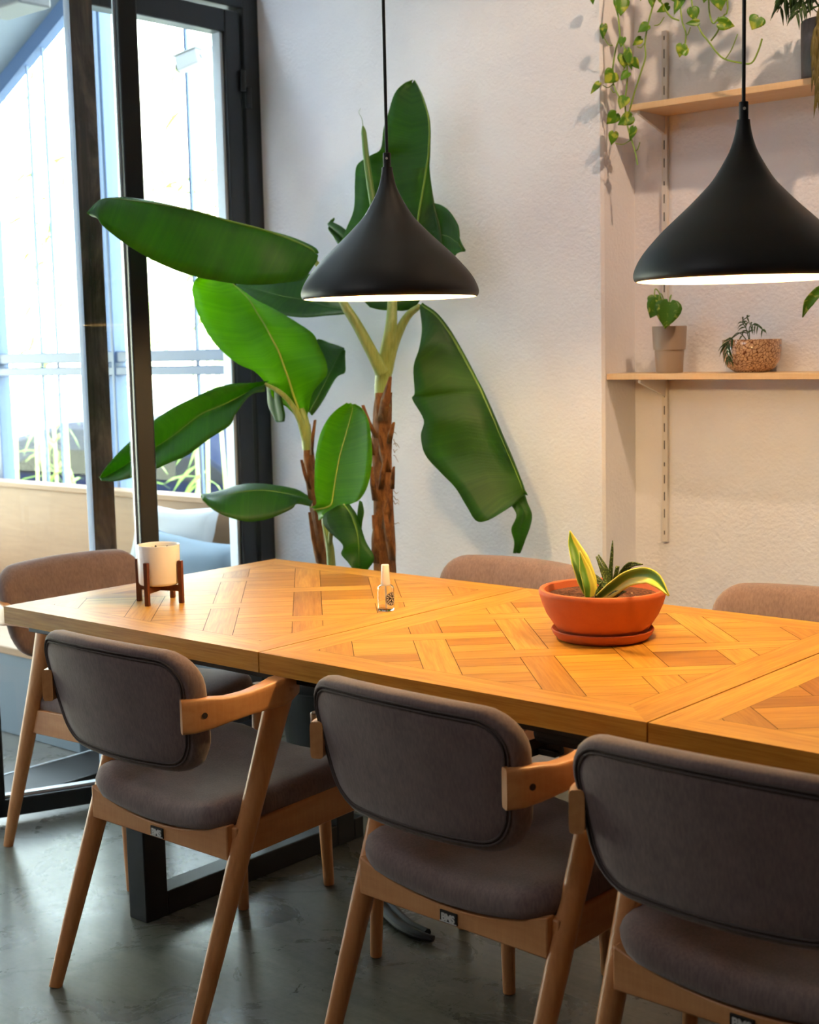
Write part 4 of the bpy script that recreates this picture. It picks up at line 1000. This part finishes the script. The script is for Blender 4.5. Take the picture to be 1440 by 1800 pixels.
for (px,py,L,Wd,dx,dz,Y) in ((1177,531,.076,.078,-.05,-1,1.618),(1158,528,.056,.056,-.35,-.85,1.645),(1150,520,.036,.04,.2,-1,1.645)):
    m=MB(); c=at(px,py,Y=Y); heart(m,c,L,Wd,(dx,-.25,dz),(.5,-.8,.35)); lf=m.build('leaf',M['pilea'],tp_,off=OT,angle=80,thick=.001)
    m=MB(); m.tube([c,c+Vector((0,.01,.02)),Vector((q.x,1.69,1.44)).lerp(c,.5)+Vector((0,0,.02)),Vector((q.x,1.69,1.39))],.0018,7,4); m.build('stem',M['pothos_stem'],tp_,off=OT)
# crackle bowl with small fern
q=at(1321,654,Y=1.69); cb=thing('ceramic_bowl','brown crackle glazed bowl with a tiny palm on the lower shelf','bowl',(q.x,1.692,1.2785))
lathe_part('bowl_body',[(.002,0),(.045,0),(.050,.003),(.066,.014),(.0775,.034),(.0815,.058),(.0822,.090),(.0810,.0915),(.0795,.090),(.078,.058),(.072,.034),(.05,.010),(.002,.008)],M['crackle'],cb,64)
lathe_part('soil',[(.0775,.074),(.04,.078),(.002,.079)],M['soil'],cb,32,cap=False)
OC=cb.location.copy()
def frond(parent,pts,n,L,mat,off,name='frond',droop=.4,seed=0,ph=1.0,wd=.0022):
    r=random.Random(seed); P,_=catmull([Vector(p) for p in pts],[0]*len(pts),6); m=MB(); m.tube(P,.0011,5)
    for k in range(n):
        i=int(len(P)*(.25+.72*k/n)); i=min(i,len(P)-2); p=P[i]; tg=(P[i+1]-P[i]).normalized()
        for s in (-1,1):
            sd=tg.cross(Vector((.5,-.8,.3))).normalized()*s; d=(sd*.85*ph+tg*.75+Vector((0,0,-droop*r.uniform(.3,1)))).normalized(); l=L*(1-.45*k/n)*r.uniform(.8,1.1)
            w=d.cross(Vector((.5,-.8,.3))).normalized()*wd
            m.grid([[p-w*.3,p+w*.3],[p+d*l*.4-w,p+d*l*.4+w],[p+d*l*.75-w*.7+Vector((0,0,-droop*.01)),p+d*l*.75+w*.7+Vector((0,0,-droop*.01))],[p+d*l-w*.05+Vector((0,0,-droop*.03)),p+d*l+w*.05+Vector((0,0,-droop*.03))]])
    return m.build(name,mat,parent,off=off,angle=80,thick=.0006)
b0=Vector((q.x-.005,1.69,1.356))
frond(cb,[b0,at(1312,578,Y=1.69),at(1305,565,Y=1.68),at(1318,555,Y=1.67)],6,.026,M['palm'],OC,seed=1)
frond(cb,[b0,at(1318,575,Y=1.68),at(1330,572,Y=1.66),at(1346,584,Y=1.64)],6,.024,M['palm'],OC,seed=2)
frond(cb,[b0,at(1300,585,Y=1.64),at(1285,596,Y=1.605),at(1277,606,Y=1.60)],2,.02,M['palm'],OC,seed=3)
frond(cb,[at(1300,585,Y=1.64),at(1281,600,Y=1.602),at(1278,612,Y=1.60),at(1284,640,Y=1.60)],8,.034,M['palm'],OC,seed=4,ph=.8)
# plant whose leaf enters from the right edge
q=at(1500,640,Y=1.69); rp=thing('potted_plant','plant with one long green leaf at the right edge, above the lower shelf','plant',(q.x,1.69,1.2785)); OR=rp.location.copy()
lathe_part('pot',[(.002,0),(.04,0),(.052,.11),(.049,.11),(.038,.006),(.002,.005)],M['taupe_pot'],rp,40)
lathe_part('soil',[(.047,.09),(.002,.094)],M['soil'],rp,24,cap=False)
blade('leaf',rp,[at(1460,500,Y=1.64),at(1440,512,Y=1.62),at(1422,532,Y=1.61),at(1411,558,Y=1.61)],[.006,.013,.013,.001],M['pilea'],OR,curl=.4,thick=.001)
m=MB(); m.tube([Vector((q.x,1.69,1.37)),Vector((q.x,1.68,1.46)),at(1485,495,Y=1.66),at(1460,500,Y=1.64)],.002,7,4); m.build('stem',M['pothos_stem'],rp,off=OR)

# dark pot with palm on the upper shelf
q=at(1462,140,Y=1.69); dp=thing('potted_palm','palm in a dark slate pot on the upper shelf, at the right edge','plant',(q.x,1.692,2.0455)); OD=dp.location.copy()
lathe_part('pot',[(.002,0),(.074,0),(.078,.004),(.080,.075),(.081,.150),(.079,.153),(.075,.150),(.073,.02),(.002,.012)],M['slate'],dp,56)
lathe_part('soil',[(.0735,.135),(.03,.14),(.002,.14)],M['soil'],dp,28,cap=False)
c=Vector((q.x,1.69,2.185))
for k,(pts,n,L) in enumerate(([(1425,20,1.67),(1405,-20,1.64),(1372,8,1.60)],9,.07),) if False else ():
    pass
frond(dp,[c,at(1425,10,Y=1.67),at(1405,-18,Y=1.64),at(1385,-8,Y=1.61),at(1366,22,Y=1.59)],11,.06,M['palm'],OD,seed=11,wd=.004,droop=.7)
frond(dp,[c,at(1432,0,Y=1.66),at(1418,-40,Y=1.62),at(1395,-30,Y=1.58),at(1372,0,Y=1.56)],11,.06,M['palm'],OD,seed=12,wd=.004,droop=.8)
frond(dp,[c,at(1440,10,Y=1.66),at(1425,-10,Y=1.62),at(1410,5,Y=1.58),at(1396,28,Y=1.56)],10,.05,M['palm'],OD,seed=13,wd=.004,droop=.6)
frond(dp,[c,at(1455,-10,Y=1.66),at(1450,-60,Y=1.6),at(1420,-70,Y=1.55),at(1385,-40,Y=1.52)],11,.08,M['palm'],OD,seed=16,wd=.005,droop=.8)
frond(dp,[c,at(1450,0,Y=1.64),at(1445,20,Y=1.59),at(1432,70,Y=1.57),at(1432,150,Y=1.57)],10,.055,M['palm_dry'],OD,seed=14,wd=.004,droop=1.0,ph=.35)
frond(dp,[c,at(1455,10,Y=1.64),at(1448,50,Y=1.59),at(1440,110,Y=1.575),at(1436,190,Y=1.57)],10,.055,M['palm_dry'],OD,seed=15,wd=.004,droop=1.0,ph=.3)

# trailing pothos from the topmost shelf
VP=at(1150,-150,Y=1.69); pv=thing('trailing_pothos','trailing pothos with heart shaped leaves hanging over the upper shelf','plant',(1.02,1.69,2.6605)); OV=pv.location.copy()
lathe_part('pot',[(.002,0),(.06,0),(.075,.11),(.072,.11),(.057,.006),(.002,.005)],M['taupe_pot'],pv,40)
top=Vector((1.02,1.66,2.775))
def vine(pts,Y):
    P=[at(x,y,Y=Y) for x,y in pts]; return [top,Vector((1.02,1.58,2.77)),Vector((P[0].x*.5+.51,Y,2.66))]+P
sm=MB(); YV=1.555
V=[[(1086,-30),(1087,30),(1090,62),(1083,85),(1078,115),(1077,140),(1083,160),(1092,176)],
   [(1086,-25),(1088,35),(1090,62),(1098,85),(1102,110),(1103,140),(1099,180),(1103,220),(1110,245),(1117,268),(1121,290)],
   [(1160,-40),(1148,10),(1140,40),(1134,75),(1135,100),(1126,130),(1115,165),(1106,197)],
   [(1150,-40),(1168,12),(1180,30),(1194,36)],
   [(1192,-40),(1196,12),(1200,40),(1206,60),(1203,88)],
   [(1214,-40),(1219,20),(1232,55),(1245,72),(1260,92),(1275,104),(1300,110),(1321,111),(1333,90),(1340,68)],
   [(1244,-30),(1247,20),(1254,41),(1264,30)],[(1278,-10),(1271,30),(1262,55),(1250,72)]]
for v in V: sm.tube(vine(v,YV),.0024,7,4)
for a,bq in (((1077,80),(1062,66)),((1078,148),(1060,150)),((1083,160),(1074,155)),((1098,110),(1096,122)),((1110,245),(1082,252)),((1275,104),(1297,60)),((1205,62),(1214,48)),((1134,75),(1120,82)),((1117,265),(1125,250)),((1168,30),(1150,45))):
    A=at(*a,Y=YV); Bq=at(*bq,Y=YV-.01); sm.tube([A,A.lerp(Bq,.5)+Vector((0,0,-.008)),Bq],.0015,6,4)
sm.build('stems',M['pothos_stem'],pv,off=OV)
RL=random.Random(21)
LV=[(1092,8,32,30,90),(1061,52,26,14,95),(1094,72,18,14,110),(1133,48,22,20,150),(1122,72,20,14,140),(1096,104,26,20,80),(1105,100,38,16,80),(1100,132,20,18,140),(1074,134,26,30,130),(1048,152,26,12,130),(1096,178,24,24,120),(1078,206,26,24,130),(1102,210,30,24,150),(1078,240,24,18,100),(1112,232,26,14,105),(1146,0,20,14,90),(1168,14,24,14,150),(1194,4,34,18,120),(1160,-6,16,16,90),(1219,22,24,22,75),(1220,40,24,12,175),(1198,86,22,20,100),(1206,92,16,10,300),(1264,-6,38,34,85),(1274,42,30,22,10),(1330,38,24,28,120),(1040,-6,22,14,70),(1116,110,22,16,60),(1240,-8,20,16,100),(1180,-10,22,18,70),(1128,-12,22,18,100)]
fo=MB(); S=3.25/2480
for k in range(60):
    LV.append((RL.uniform(1150,1375),RL.uniform(-190,-22),RL.uniform(24,40),RL.uniform(22,36),RL.uniform(50,140)))
for (px,py,L,Wd,ang) in LV:
    a=math.radians(ang); d=_r*math.cos(a)-_u*math.sin(a)
    fc=(CAM-at(px,py,Y=YV)).normalized()+Vector((RL.uniform(-.5,.5),RL.uniform(-.3,.3),RL.uniform(-.2,.6)))
    heart(fo,at(px,py,Y=YV-RL.uniform(0,.02))-d*(L*S*.42),L*S*1.15,Wd*S*1.25,d,fc,RL.uniform(.1,.5),RL.uniform(.1,.5))
fo.build('foliage',M['pothos'],pv,off=OV,angle=80,thick=.0008)
